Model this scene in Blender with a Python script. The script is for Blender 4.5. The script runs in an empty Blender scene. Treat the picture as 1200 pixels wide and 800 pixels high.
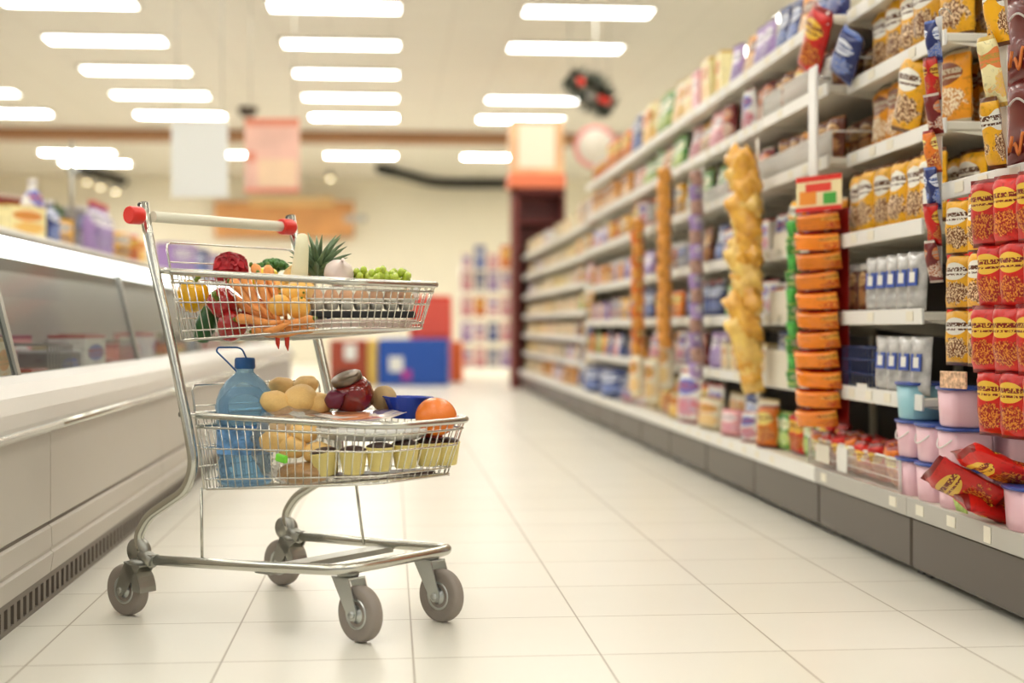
import bpy, bmesh, math, random
from math import pi, sin, cos, radians, sqrt, atan2
from mathutils import Vector, Matrix, noise as mnoise
random.seed(7)
C = bpy.context.scene.collection
F = 1667.0; CH = 0.70
TH = math.atan(142/1667)
ct, st = cos(TH), sin(TH)

# ------------------------------------------------------------------ materials
def new_mat(name):
    m = bpy.data.materials.new(name); m.use_nodes = True
    return m, m.node_tree, m.node_tree.nodes['Principled BSDF']
def mat(name, col, rough=.5, metal=0., trans=0., emit=0., spec=.5, coat=0., bump=0., bscale=80, var=0., vscale=6):
    m, nt, b = new_mat(name)
    b.inputs['Base Color'].default_value = (*col, 1)
    b.inputs['Roughness'].default_value = rough
    b.inputs['Metallic'].default_value = metal
    b.inputs['Transmission Weight'].default_value = trans
    b.inputs['Specular IOR Level'].default_value = spec
    b.inputs['Coat Weight'].default_value = coat
    if emit:
        b.inputs['Emission Color'].default_value = (*col, 1)
        b.inputs['Emission Strength'].default_value = emit
    if var or bump:
        tc = nt.nodes.new('ShaderNodeTexCoord')
    if var:
        n = nt.nodes.new('ShaderNodeTexNoise'); n.inputs['Scale'].default_value = vscale; n.inputs['Detail'].default_value = 3
        nt.links.new(tc.outputs['Object'], n.inputs['Vector'])
        r = nt.nodes.new('ShaderNodeValToRGB')
        r.color_ramp.elements[0].position = .3; r.color_ramp.elements[1].position = .7
        r.color_ramp.elements[0].color = (*[c*(1-var) for c in col], 1)
        r.color_ramp.elements[1].color = (*[min(1, c*(1+var)) for c in col], 1)
        nt.links.new(n.outputs['Fac'], r.inputs['Fac']); nt.links.new(r.outputs['Color'], b.inputs['Base Color'])
    if bump:
        n2 = nt.nodes.new('ShaderNodeTexNoise'); n2.inputs['Scale'].default_value = bscale
        nt.links.new(tc.outputs['Object'], n2.inputs['Vector'])
        bp = nt.nodes.new('ShaderNodeBump'); bp.inputs['Strength'].default_value = bump; bp.inputs['Distance'].default_value = .005
        nt.links.new(n2.outputs['Fac'], bp.inputs['Height']); nt.links.new(bp.outputs['Normal'], b.inputs['Normal'])
    return m
def film_mat(name, col, alpha=.25, rough=.12):
    """thin clear plastic or glass: mostly transparent, a little gloss"""
    m = bpy.data.materials.new(name); m.use_nodes = True; nt = m.node_tree; nt.nodes.clear()
    out = nt.nodes.new('ShaderNodeOutputMaterial'); mx = nt.nodes.new('ShaderNodeMixShader')
    tr = nt.nodes.new('ShaderNodeBsdfTransparent'); tr.inputs[0].default_value = (*col, 1)
    pb = nt.nodes.new('ShaderNodeBsdfPrincipled'); pb.inputs['Base Color'].default_value = (*[min(1, c) for c in col], 1)
    pb.inputs['Roughness'].default_value = rough
    lw = nt.nodes.new('ShaderNodeLayerWeight'); lw.name = 'edge'; lw.inputs[0].default_value = .35
    ma = nt.nodes.new('ShaderNodeMath'); ma.operation = 'MULTIPLY_ADD'
    ma.inputs[1].default_value = .5; ma.inputs[2].default_value = alpha; ma.use_clamp = True
    nt.links.new(lw.outputs['Fresnel'], ma.inputs[0]); nt.links.new(ma.outputs[0], mx.inputs[0])
    nt.links.new(tr.outputs[0], mx.inputs[1]); nt.links.new(pb.outputs[0], mx.inputs[2])
    nt.links.new(mx.outputs[0], out.inputs['Surface'])
    return m
def print_mat(name, base, logo, acc, rough=.3, seal_col=None):
    base, logo, acc = [tuple(v**1.25 for v in q) for q in (base, logo, acc)]
    """printed packaging: logo panel in the upper middle, picture blotches below, dark lettering-like strokes"""
    m, nt, b = new_mat(name); N = nt.nodes.new; Lk = nt.links.new
    tc = N('ShaderNodeTexCoord'); sp = N('ShaderNodeSeparateXYZ'); Lk(tc.outputs['Generated'], sp.inputs[0])
    oi = N('ShaderNodeObjectInfo')
    def M(op, a, c=None, clamp=False):
        n = N('ShaderNodeMath'); n.operation = op; n.use_clamp = clamp
        for i, v in enumerate((a, c)):
            if v is None: continue
            if isinstance(v, (int, float)): n.inputs[i].default_value = v
            else: Lk(v, n.inputs[i])
        return n.outputs[0]
    dx = M('DIVIDE', M('SUBTRACT', sp.outputs[0], .5), .4); dz = M('DIVIDE', M('SUBTRACT', sp.outputs[2], .68), .15)
    inside = M('LESS_THAN', M('ADD', M('MULTIPLY', dx, dx), M('MULTIPLY', dz, dz)), 1.0)
    vec = N('ShaderNodeVectorMath'); vec.operation = 'ADD'; Lk(tc.outputs['Generated'], vec.inputs[0])
    cb = N('ShaderNodeCombineXYZ'); Lk(M('MULTIPLY', oi.outputs['Random'], 9.0), cb.inputs[0]); Lk(cb.outputs[0], vec.inputs[1])
    st_ = N('ShaderNodeVectorMath'); st_.operation = 'MULTIPLY'; Lk(vec.outputs[0], st_.inputs[0]); st_.inputs[1].default_value = (1,.3,1.3)
    no = N('ShaderNodeTexNoise'); no.inputs['Scale'].default_value = 24; no.inputs['Detail'].default_value = 1; Lk(st_.outputs[0], no.inputs['Vector'])
    n2 = N('ShaderNodeTexNoise'); n2.inputs['Scale'].default_value = 10; n2.inputs['Detail'].default_value = 2; Lk(st_.outputs[0], n2.inputs['Vector'])
    ex = M('DIVIDE', M('SUBTRACT', sp.outputs[0], .53), .42); ez = M('DIVIDE', M('SUBTRACT', sp.outputs[2], .31), .19)
    wob = M('MULTIPLY', M('SUBTRACT', n2.outputs['Fac'], .5), 2.2)
    low = M('MULTIPLY', M('SUBTRACT', M('SUBTRACT', 1.0, M('ADD', M('MULTIPLY', ex, ex), M('MULTIPLY', ez, ez))), wob), 5, True)
    seal = M('GREATER_THAN', M('ABSOLUTE', M('SUBTRACT', sp.outputs[2], .5)), .44)
    bar1 = M('LESS_THAN', M('ABSOLUTE', M('SUBTRACT', sp.outputs[2], .71)), .035); bar2 = M('LESS_THAN', M('ABSOLUTE', M('SUBTRACT', sp.outputs[2], .625)), .016)
    letters = M('GREATER_THAN', no.outputs['Fac'], .44)
    ink = M('MULTIPLY', inside, M('MULTIPLY', M('ADD', bar1, bar2), letters), True)
    shade = M('MULTIPLY', M('SUBTRACT', n2.outputs['Fac'], .56), 5, True)
    def mix(f, a, c):
        n = N('ShaderNodeMix'); n.data_type = 'RGBA'; Lk(f, n.inputs[0])
        for i, v in ((6, a), (7, c)):
            if isinstance(v, tuple): n.inputs[i].default_value = (*v, 1)
            else: Lk(v, n.inputs[i])
        return n.outputs[2]
    b2 = mix(shade, base, tuple(x*.62 for x in base)); pic = mix(M('MULTIPLY', M('SUBTRACT', no.outputs['Fac'], .46), 8, True), acc, tuple((x+y)/2 for x, y in zip(base, logo))); c = mix(low, b2, pic); c = mix(seal, c, seal_col or tuple(x*.7 for x in acc)); c = mix(inside, c, logo); c = mix(ink, c, tuple(x*.6 for x in acc))
    hs = N('ShaderNodeHueSaturation'); Lk(c, hs.inputs['Color'])
    Lk(M('ADD', .8, M('MULTIPLY', oi.outputs['Random'], .35)), hs.inputs['Value'])
    Lk(hs.outputs[0], b.inputs['Base Color']); b.inputs['Roughness'].default_value = rough
    return m

# ------------------------------------------------------------------ mesh helpers
def bx(bm, x0, y0, z0, x1, y1, z1, mi=0):
    vs = [bm.verts.new(p) for p in ((x0,y0,z0),(x1,y0,z0),(x1,y1,z0),(x0,y1,z0),(x0,y0,z1),(x1,y0,z1),(x1,y1,z1),(x0,y1,z1))]
    for f in ((0,3,2,1),(4,5,6,7),(0,1,5,4),(1,2,6,5),(2,3,7,6),(3,0,4,7)):
        bm.faces.new([vs[i] for i in f]).material_index = mi
def rbox(x0, y0, z0, x1, y1, z1, r=.004, seg=2):
    bm = bmesh.new(); bx(bm, x0, y0, z0, x1, y1, z1)
    bmesh.ops.bevel(bm, geom=list(bm.edges), offset=r, segments=seg, affect='EDGES', profile=.5)
    return bm
def fillet(pts, r, n=5):
    """round the inner corners of a polyline"""
    pts = [Vector(p) for p in pts]; out = [pts[0]]
    for i in range(1, len(pts)-1):
        p = pts[i]; a = (pts[i-1]-p); b = (pts[i+1]-p)
        rr = min(r, a.length*.45, b.length*.45); A = p+a.normalized()*rr; B = p+b.normalized()*rr
        for k in range(n+1):
            t = k/n; out.append(A*(1-t)**2+p*2*t*(1-t)+B*t*t)
    out.append(pts[-1]); return out
def tube(bm, pts, r, seg=8, closed=False, cap=True, rr=None, mi=0, flat=1.):
    pts = [Vector(p) for p in pts]; n = len(pts); rings = []
    up = None
    for i, p in enumerate(pts):
        if closed: t = (pts[(i+1) % n]-pts[i-1])
        else: t = pts[min(i+1, n-1)]-pts[max(i-1, 0)]
        t.normalize()
        if up is None:
            up = Vector((0,0,1)) if abs(t.z) < .9 else Vector((1,0,0))
        a = up-t*up.dot(t)
        if a.length < 1e-5: a = Vector((0,1,0))-t*t.y
        a.normalize(); up = a; b = t.cross(a)
        rad = rr[i] if rr else r
        rings.append([bm.verts.new(p+(a*cos(2*pi*k/seg)*flat+b*sin(2*pi*k/seg))*rad) for k in range(seg)])
    m = n if closed else n-1
    for i in range(m):
        A, B = rings[i], rings[(i+1) % n]
        for k in range(seg):
            f = bm.faces.new((A[k], A[(k+1) % seg], B[(k+1) % seg], B[k])); f.smooth = True; f.material_index = mi
    if cap and not closed:
        bm.faces.new(rings[0][::-1]).material_index = mi; bm.faces.new(rings[-1]).material_index = mi
def lathe(bm, prof, seg=24, center=(0,0,0), mi=0, fn=None, cap=True, axis='Z'):
    """prof = [(r,z)]; fn(theta,z,r)->r modulates"""
    c = Vector(center); rings = []
    for r, z in prof:
        ring = []
        for k in range(seg):
            th = 2*pi*k/seg; q = fn(th, z, r) if fn else r
            p = Vector((q*cos(th), q*sin(th), z))
            if axis == 'Y': p = Vector((p.x, p.z, p.y))
            ring.append(bm.verts.new(c+p))
        rings.append(ring)
    for A, B in zip(rings, rings[1:]):
        for k in range(seg):
            f = bm.faces.new((A[k], A[(k+1) % seg], B[(k+1) % seg], B[k])); f.smooth = True; f.material_index = mi
    if cap:
        bm.faces.new(rings[0][::-1]).material_index = mi; bm.faces.new(rings[-1]).material_index = mi
def prism_xz(bm, poly, y0, y1, mi=0):
    """extrude a polygon in the XZ plane along Y"""
    A = [bm.verts.new((x, y0, z)) for x, z in poly]; B = [bm.verts.new((x, y1, z)) for x, z in poly]
    n = len(poly)
    bm.faces.new(A).material_index = mi; bm.faces.new(B[::-1]).material_index = mi
    for i in range(n): bm.faces.new((A[i], B[i], B[(i+1) % n], A[(i+1) % n])).material_index = mi
def ball(bm, r, c=(0,0,0), sx=1, sy=1, sz=1, sub=3, nz=0., ns=3.):
    res = bmesh.ops.create_icosphere(bm, subdivisions=sub, radius=1)
    for v in res['verts']:
        p = v.co.copy(); k = 1+nz*mnoise.noise(p*ns+Vector(c)*7)
        v.co = Vector((p.x*sx, p.y*sy, p.z*sz))*r*k+Vector(c)
        for f in v.link_faces: f.smooth = True
def mesh_of(name, bm, mats):
    bmesh.ops.recalc_face_normals(bm, faces=list(bm.faces))
    me = bpy.data.meshes.new(name); bm.to_mesh(me); bm.free()
    for m in (mats if isinstance(mats, (list, tuple)) else [mats]): me.materials.append(m)
    return me
def obj(name, bm, mats, parent=None, loc=(0,0,0), rot=(0,0,0)):
    me = bm if isinstance(bm, bpy.types.Mesh) else mesh_of(name, bm, mats)
    o = bpy.data.objects.new(name, me); C.objects.link(o); o.location = loc; o.rotation_euler = rot
    if parent: o.parent = parent
    return o
def tag(o, label, cat, group=None):
    o['label'] = label; o['category'] = cat
    if group: o['group'] = group
    return o
def thing(name, label, cat, loc=(0,0,0), rz=0, group=None):
    o = bpy.data.objects.new(name, None); C.objects.link(o); o.location = loc; o.rotation_euler = (0,0,rz)
    return tag(o, label, cat, group)
def struct(name, bm, m):
    o = obj(name, bm, m); o['kind'] = 'structure'; return o
def dup(root, loc=None, rot=None, label=None, group=None):
    r = root.copy(); C.objects.link(r)
    if loc is not None: r.location = loc
    if rot is not None: r.rotation_euler = rot
    if label: r['label'] = label
    if group: r['group'] = group
    for ch in list(root.children):
        c = ch.copy(); C.objects.link(c); c.parent = r
        for g in list(ch.children):
            d = g.copy(); C.objects.link(d); d.parent = c
    return r
def at(px, py, zc):
    """place seen at a pixel at a given depth -> world"""
    xc = (px-600)/F*zc; return Vector((xc*ct+zc*st, zc*ct-xc*st, CH-(py-383)/F*zc))
def ord_(i): return ['first','second','third','fourth','fifth','sixth','seventh','eighth','ninth','tenth','eleventh','twelfth','thirteenth','fourteenth','fifteenth','sixteenth','seventeenth','eighteenth'][i]

# ------------------------------------------------------------------ camera, world
cam = bpy.data.cameras.new('camera'); co = bpy.data.objects.new('camera', cam); C.objects.link(co)
co.location = (0,0,CH); co.rotation_euler = (pi/2, 0, -TH)
cam.sensor_width = 36; cam.lens = F*36/1200; cam.shift_y = -17/1200; cam.clip_start = .05; cam.clip_end = 200
cam.dof.use_dof = True; cam.dof.focus_distance = 3.42; cam.dof.aperture_fstop = 1.55
bpy.context.scene.camera = co
sc = bpy.context.scene
sc.view_settings.view_transform = 'Standard'; sc.view_settings.look = 'None'; sc.view_settings.gamma = 1
sc.view_settings.exposure = EXPO = -0.3
sc.view_settings.use_curve_mapping = False
w = bpy.data.worlds.new('world'); sc.world = w; w.use_nodes = True
w.node_tree.nodes['Background'].inputs[0].default_value = (1,.98,.94,1)
w.node_tree.nodes['Background'].inputs[1].default_value = .5
sc.cycles.use_denoising = True
sc.cycles.max_bounces = 8; sc.cycles.transparent_max_bounces = 24
sc.cycles.sample_clamp_indirect = 6

# ------------------------------------------------------------------ shared materials
M_white = mat('white painted metal', (.82,.80,.74), .4)
M_cream = mat('cream painted metal', (.80,.76,.64), .45)
M_chrome = mat('zinc plated steel', (.62,.62,.56), .24, 1.)
M_wire = mat('bright wire', (.74,.73,.67), .22, 1.)
M_plate = mat('dull steel plate', (.42,.42,.38), .38, .9)
M_rubber = mat('grey rubber', (.30,.26,.225), .6, bump=.1)
M_hub = mat('hub metal', (.60,.62,.60), .3, .9)
M_black = mat('black plastic', (.02,.018,.015), .4)
M_red = mat('red plastic', (.75,.03,.02), .3)
M_grip = mat('ivory plastic grip', (.80,.78,.62), .35)
M_lamp = mat('lamp diffuser', (1,.975,.93), .5, emit=13.)
M_clear = film_mat('clear plastic', (.97,.98,.97), .12)
M_filmw = film_mat('cloudy film', (.96,.96,.93), .22)
M_glass = film_mat('case glass', (.95,.97,.96), .04, .03)
for n_ in M_glass.node_tree.nodes:
    if n_.type == 'MATH': n_.inputs[1].default_value = .22
    if n_.type == 'BSDF_PRINCIPLED': n_.inputs['Base Color'].default_value = (.05,.06,.06,1)
M_kick = mat('brown grey kick plate', (.075,.058,.042), .38)
M_dark = mat('shade-darkened brown panel', (.022,.013,.008), .6)  # near-black brown: shadow behind the shelved products is put into the colour
M_tag = mat('paper tag', (.85,.80,.66), .6)

# ------------------------------------------------------------------ setting
def floor_mat():
    m, nt, b = new_mat('cream floor tiles'); N = nt.nodes.new; Lk = nt.links.new
    tc = N('ShaderNodeTexCoord'); mp = N('ShaderNodeMapping'); mp.inputs['Location'].default_value = (-.047+8, -3.014+8, 0)
    Lk(tc.outputs['Object'], mp.inputs[0])
    br = N('ShaderNodeTexBrick'); br.offset = 0; br.inputs['Scale'].default_value = 1
    br.inputs['Brick Width'].default_value = .4; br.inputs['Row Height'].default_value = .4
    br.inputs['Mortar Size'].default_value = .0022; br.inputs['Mortar Smooth'].default_value = .1
    br.inputs['Color1'].default_value = (.80,.775,.68,1); br.inputs['Color2'].default_value = (.775,.75,.65,1)
    br.inputs['Mortar'].default_value = (.36,.31,.22,1)
    Lk(mp.outputs[0], br.inputs['Vector'])
    n = N('ShaderNodeTexNoise'); n.inputs['Scale'].default_value = 1.6; n.inputs['Detail'].default_value = 6; Lk(mp.outputs[0], n.inputs['Vector'])
    mr = N('ShaderNodeMapRange'); mr.inputs[3].default_value = .92; mr.inputs[4].default_value = 1.06; Lk(n.outputs['Fac'], mr.inputs[0])
    mx = N('ShaderNodeMix'); mx.data_type = 'RGBA'; mx.blend_type = 'MULTIPLY'; mx.inputs[0].default_value = 1
    Lk(br.outputs['Color'], mx.inputs[6]); Lk(mr.outputs[0], mx.inputs[7]); Lk(mx.outputs[2], b.inputs['Base Color'])
    b.inputs['Roughness'].default_value = .3
    bp = N('ShaderNodeBump'); bp.inputs['Strength'].default_value = .4; bp.inputs['Distance'].default_value = .001; bp.invert = True
    Lk(br.outputs['Fac'], bp.inputs['Height']); Lk(bp.outputs[0], b.inputs['Normal'])
    return m
bm = bmesh.new(); bx(bm, -9, -2, -.1, 7, 29.4, 0); struct('floor', bm, floor_mat())
CEIL = 3.70
def ceil_mat():
    m, nt, b = new_mat('ceiling panels'); N = nt.nodes.new; Lk = nt.links.new
    tc = N('ShaderNodeTexCoord'); br = N('ShaderNodeTexBrick'); br.offset = 0; br.inputs['Scale'].default_value = 1
    br.inputs['Brick Width'].default_value = .6; br.inputs['Row Height'].default_value = .6; br.inputs['Mortar Size'].default_value = .012
    br.inputs['Color1'].default_value = (.80,.765,.68,1); br.inputs['Color2'].default_value = (.785,.75,.665,1); br.inputs['Mortar'].default_value = (.72,.68,.60,1)
    Lk(tc.outputs['Object'], br.inputs['Vector']); Lk(br.outputs['Color'], b.inputs['Base Color']); b.inputs['Roughness'].default_value = .5
    return m
bm = bmesh.new(); bx(bm, -9, -2, CEIL, 7, 29.4, CEIL+.1); struct('ceiling', bm, ceil_mat())
M_wall = mat('warm cream wall paint', (.90,.85,.70), .7, var=.04, vscale=.6)
M_walltan = mat('tan wall paint', (.50,.36,.22), .7, var=.05, vscale=.6)
bm = bmesh.new(); bx(bm, -9, 28.9, 0, 7, 29.1, CEIL); struct('wall_back', bm, M_wall)
bm = bmesh.new(); bx(bm, -9.2, -2, 0, -9, 29.4, CEIL); struct('wall_left', bm, M_walltan)
bm = bmesh.new(); bx(bm, 7, -2, 0, 7.2, 29.4, CEIL); struct('wall_right', bm, M_wall)
bm = bmesh.new(); bx(bm, -9, 21.9, CEIL-.16, 7, 22.3, CEIL); struct('trim_1', bm, mat('brown bulkhead', (.33,.17,.08), .6))
bm = bmesh.new()
for seq in ([(85,191,26),(120,200,27.3),(150,209.5,28.7),(290,209.5,28.7)], [(445,192,26.1),(478,201,27.4),(510,209.5,28.7),(600,210,28.7)]):
    tube(bm, fillet([at(*p)-Vector((0,0,.09)) for p in seq], .5), .10, 8)
struct('trim_2', bm, mat('black ceiling trim', (.012,.012,.01), .5))

# ceiling light panels -------------------------------------------------------
bmf = bmesh.new(); Wd, Dp = 1.2, .42
for s in (-1, 1):
    bx(bmf, -Wd/2-.03, s*(Dp/2)-.015, -.03, Wd/2+.03, s*(Dp/2)+.015, .0)
    bx(bmf, s*(Wd/2+.015)-.015, -Dp/2, -.03, s*(Wd/2+.015)+.015, Dp/2, .0)
bmd = bmesh.new(); bx(bmd, -Wd/2, -Dp/2+.015, -.022, Wd/2, Dp/2-.015, -.012)
me_f = mesh_of('frame', bmf, M_white); me_d = mesh_of('diffuser', bmd, M_lamp); me_d2 = me_d.copy(); me_d2.materials[0] = mat('brighter lamp diffuser', (1,.97,.90), .5, emit=48.)
rows = [13.35, 15.1, 16.85, 18.6, 20.35, 24.9]
cols = [(-5.35,'far left'),(-2.95,'left'),(-.52,'middle'),(1.86,'right'),(4.3,'far right')]
lp = None
for ci, (X, cn) in enumerate(cols):
    for ri, Y in enumerate([-.65,1.1,2.85,4.6,6.35,8.1,9.85,11.6]+rows+[26.4]):
        if ci == 3 and ri == 10: continue
        if ri == 14 and ci != 0: continue
        vis = ri >= 8
        lab = (f'white ceiling light, {ord_(ri-8) if vis else ""} visible row from camera, in the {cn} column' if vis
               else f'white ceiling light overhead before the visible rows, {cn} column, row {ri+1}')
        if lp is None:
            lp = thing('ceiling_light', lab, 'ceiling light', (X,Y,CEIL), 0, 'rectangular ceiling lights')
            obj('frame', me_f, None, lp); obj('diffuser', me_d, None, lp)
        else:
            l2 = dup(lp, (X,Y,CEIL), label=lab)
            if ri >= 12:
                for ch in l2.children:
                    if ch.name.startswith('diffuser'): ch.data = me_d2
# ------------------------------------------------------------------ shopping cart
Fd = (.799,-.602); Ld = (.602,.799); Oc = (-.766,3.65)
O_w = Vector((Oc[0]*ct+Oc[1]*st, Oc[1]*ct-Oc[0]*st, 0))
CRZ = atan2(Fd[1]*ct-Fd[0]*st, Fd[0]*ct+Fd[1]*st)
def cl(u, v, z):           # cart-local -> world
    c, s = cos(CRZ), sin(CRZ); return Vector((O_w.x+u*c-v*s, O_w.y+u*s+v*c, z))
def gv(px, py, v):         # pixel on the cart's plane v -> local point
    k = (px-600)/F; z = (v+Oc[0]*Ld[0]+Oc[1]*Ld[1])/(k*Ld[0]+Ld[1]); x = k*z
    return ((x-Oc[0])*Fd[0]+(z-Oc[1])*Fd[1], v, CH-(py-383)/F*z)
def cw(px, py, v): return cl(*gv(px, py, v))

cart = thing('shopping_cart', 'chrome shopping cart', 'shopping cart', O_w, CRZ)
cart['label'] = 'chrome two-tier shopping cart with red handle ends standing loaded on the tiled aisle'
# uprights + base tubes: one bent pipe per side, base is one U
def side_pts(s):
    return [(.029,s*.245,.998),(.06,s*.245,.87),(.123,s*.245,.686),(.190,s*.245,.470),(.213,s*.245,.38),(.188,s*.245,.318),(.045,s*.245,.243),(.006,s*.245,.19),(.03,s*.245,.145)]
for s in (-1, 1):
    bm = bmesh.new(); tube(bm, fillet(side_pts(s), .05, 5), .0125, 12)
    up = obj('upright', bm, M_chrome, cart)
    bm = bmesh.new(); lathe(bm, [(.0132,.001),(.0134,.004),(.012,.007),(.004,.008)], 12)
    obj('end_cap', bm, M_black, up, loc=(.0275, s*.245, .993), rot=(0,-.25,0))
bm = bmesh.new()
U = [(.02,-.245,.138),(.30,-.205,.142),(.565,-.155,.147),(.665,-.06,.15),(.675,.04,.15),(.665,.14,.15),(.56,.185,.147),(.30,.215,.142),(.02,.245,.138)]
tube(bm, fillet([(.02,-.245,.138),(.35,-.215,.152),(.625,-.175,.164),(.645,.19,.168),(.35,.225,.152),(.02,.25,.138)], .06, 6), .0125, 12)
obj('base_tube', bm, M_chrome, cart)
bm = rbox(-.026,-.205,.122, .026,.215,.136, .002); bmesh.ops.translate(bm, verts=bm.verts, vec=(.40,0,.014)); obj('cross_bar', bm, M_plate, cart)
for v in (-1, 1):
    u0, _, z0 = gv(236, 578, -.2) if v < 0 else gv(405, 566, .17)
    bm = bmesh.new(); tube(bm, [(u0,v*.2,.318+.02*(v>0)*1.5),(u0+.02,v*.215,.145)], .0035, 8); obj('support_rod', bm, M_chrome, cart)
# rear cast brackets
for s in (-1, 1):
    bm = bmesh.new()
    lathe(bm, [(.006,-.012),(.034,-.010),(.036,0),(.034,.010),(.006,.012)], 24, axis='Y')
    for v in bm.verts: v.co.z *= .9
    bx(bm, .0,-.011,-.030, .06,.011,-.004)
    bmesh.ops.bevel(bm, geom=[e for e in bm.edges if len(e.link_faces) == 2 and e.calc_face_angle(0) > 1.2], offset=.003, segments=1, affect='EDGES')
    obj('corner_bracket', bm, M_plate, cart, loc=(.012, s*.245, .158))
    bm = bmesh.new(); tube(bm, [(.028,0,0),(.068,0,-.016)], .0165, 12); obj('socket', bm, M_plate, cart, loc=(.0,s*.245,.152))
# casters
def caster(px, v, yaw, top, rear):
    c = bpy.data.objects.new('caster', None); C.objects.link(c); c.parent = cart
    c.location = (px, v, 0); c.rotation_euler = (0,0,yaw)
    R = .0625; ax = .042                     # axle offset (trail)
    bm = bmesh.new()
    prof = [(.020,-.012),(.040,-.013),(.055,-.0165),(.0605,-.013),(R,-.006),(R,.006),(.0605,.013),(.055,.0165),(.040,.013),(.020,.012)]
    lathe(bm, prof, 36, axis='Y', cap=False)
    obj('tyre', bm, M_rubber, c, loc=(ax,0,R))
    bm = bmesh.new()
    lathe(bm, [(.006,-.019),(.012,-.019),(.013,-.011),(.026,-.010),(.031,-.0155),(.034,-.0145),(.034,.0145),(.031,.0155),(.026,.010),(.013,.011),(.012,.019),(.006,.019)], 24, axis='Y')
    for k in range(5):
        a = 2*pi*k/5; 
        tube(bm, [(.012*cos(a),0,.012*sin(a)),(.03*cos(a),0,.03*sin(a))], .004, 6)
    obj('hub', bm, M_hub, c, loc=(ax,0,R))
    # fork: two legs + crown + swivel
    bm = bmesh.new()
    for s in (-1, 1):
        y = s*.0235
        poly = [(-.028,top-.012),(.030,top-.012),(ax+.015,R+.004),(ax+.010,R-.012),(ax-.006,R-.014),(ax-.018,R-.002)]
        prism_xz(bm, poly, y-.0015, y+.0015)
        lathe(bm, [(.002,-.003),(.0085,-.003),(.0085,.003),(.002,.003)], 10, center=(ax, y+s*.003, R), axis='Y')
    bx(bm, -.028,-.025,top-.014, .030,.025,top-.010)
    if rear:                                  # rear fenders wrap further over the wheel
        pr = [(ax+.073*cos(a), R+.073*sin(a)) for a in [pi*(.56+.44*q/8) for q in range(9)]]; pi_ = [(ax+.046*cos(a), R+.046*sin(a)) for a in [pi*(.98-.36*q/8) for q in range(9)]]
        for y_ in (-.025,.0235): prism_xz(bm, pr+pi_, y_, y_+.0015)
        prism_xz(bm, pr+[(ax+.071*cos(a), R+.071*sin(a)) for a in [pi*(1.0-.44*q/8) for q in range(9)]], -.025, .025)
    obj('fork', bm, M_plate if rear else M_hub, c)
    bm = bmesh.new(); lathe(bm, [(.008,top-.010),(.024,top-.010),(.026,top-.004),(.022,top+.001),(.010,top+.002)], 20)
    obj('swivel', bm, M_plate, c)
caster(.592,-.125,-.10,.152,False); caster(.596,.150,-.06,.155,False)
caster(.020,-.250,3.18,.138,True); caster(.030,.252,3.10,.138,True)
# handle
bm = bmesh.new(); tube(bm, [(.052,-.235,.966),(.052,.235,.966)], .0135, 16); hd = obj('handle_bar', bm, M_grip, cart)
for a, b in ((-.308,-.270),(.186,.228)):
    bm = bmesh.new(); tube(bm, [(.052,a,.966),(.052,a+.004,.966),(.052,b-.004,.966),(.052,b,.966)], .022, 16, rr=[.0195,.0215,.0215,.0195])
    e = obj('handle_end', bm, M_red, hd); e['label'] = 'red handle end'
# baskets
def rrect(u0, u1, w0, w1, z0, z1, r0=.03, r1=.07):
    return fillet_loop([(u0,-w0,z0),(u1,-w1,z1),(u1,w1,z1),(u0,w0,z0)], [r0,r1,r1,r0])
def fillet_loop(P, R, n=6):
    P = [Vector(p) for p in P]; out = []
    for i, p in enumerate(P):
        a = P[i-1]-p; b = P[(i+1) % len(P)]-p; r = R[i]
        A = p+a.normalized()*r; B = p+b.normalized()*r
        for k in range(n+1):
            t = k/n; out.append(A*(1-t)**2+p*2*t*(1-t)+B*t*t)
    return out
def resample(loop, n):
    L = [0]
    for i in range(len(loop)): L.append(L[-1]+(loop[(i+1) % len(loop)]-loop[i]).length)
    out = []
    for k in range(n):
        d = L[-1]*k/n; i = max(j for j in range(len(loop)) if L[j] <= d+1e-9)
        t = (d-L[i])/max(1e-9, L[i+1]-L[i]); out.append(loop[i].lerp(loop[(i+1) % len(loop)], t))
    return out
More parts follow.
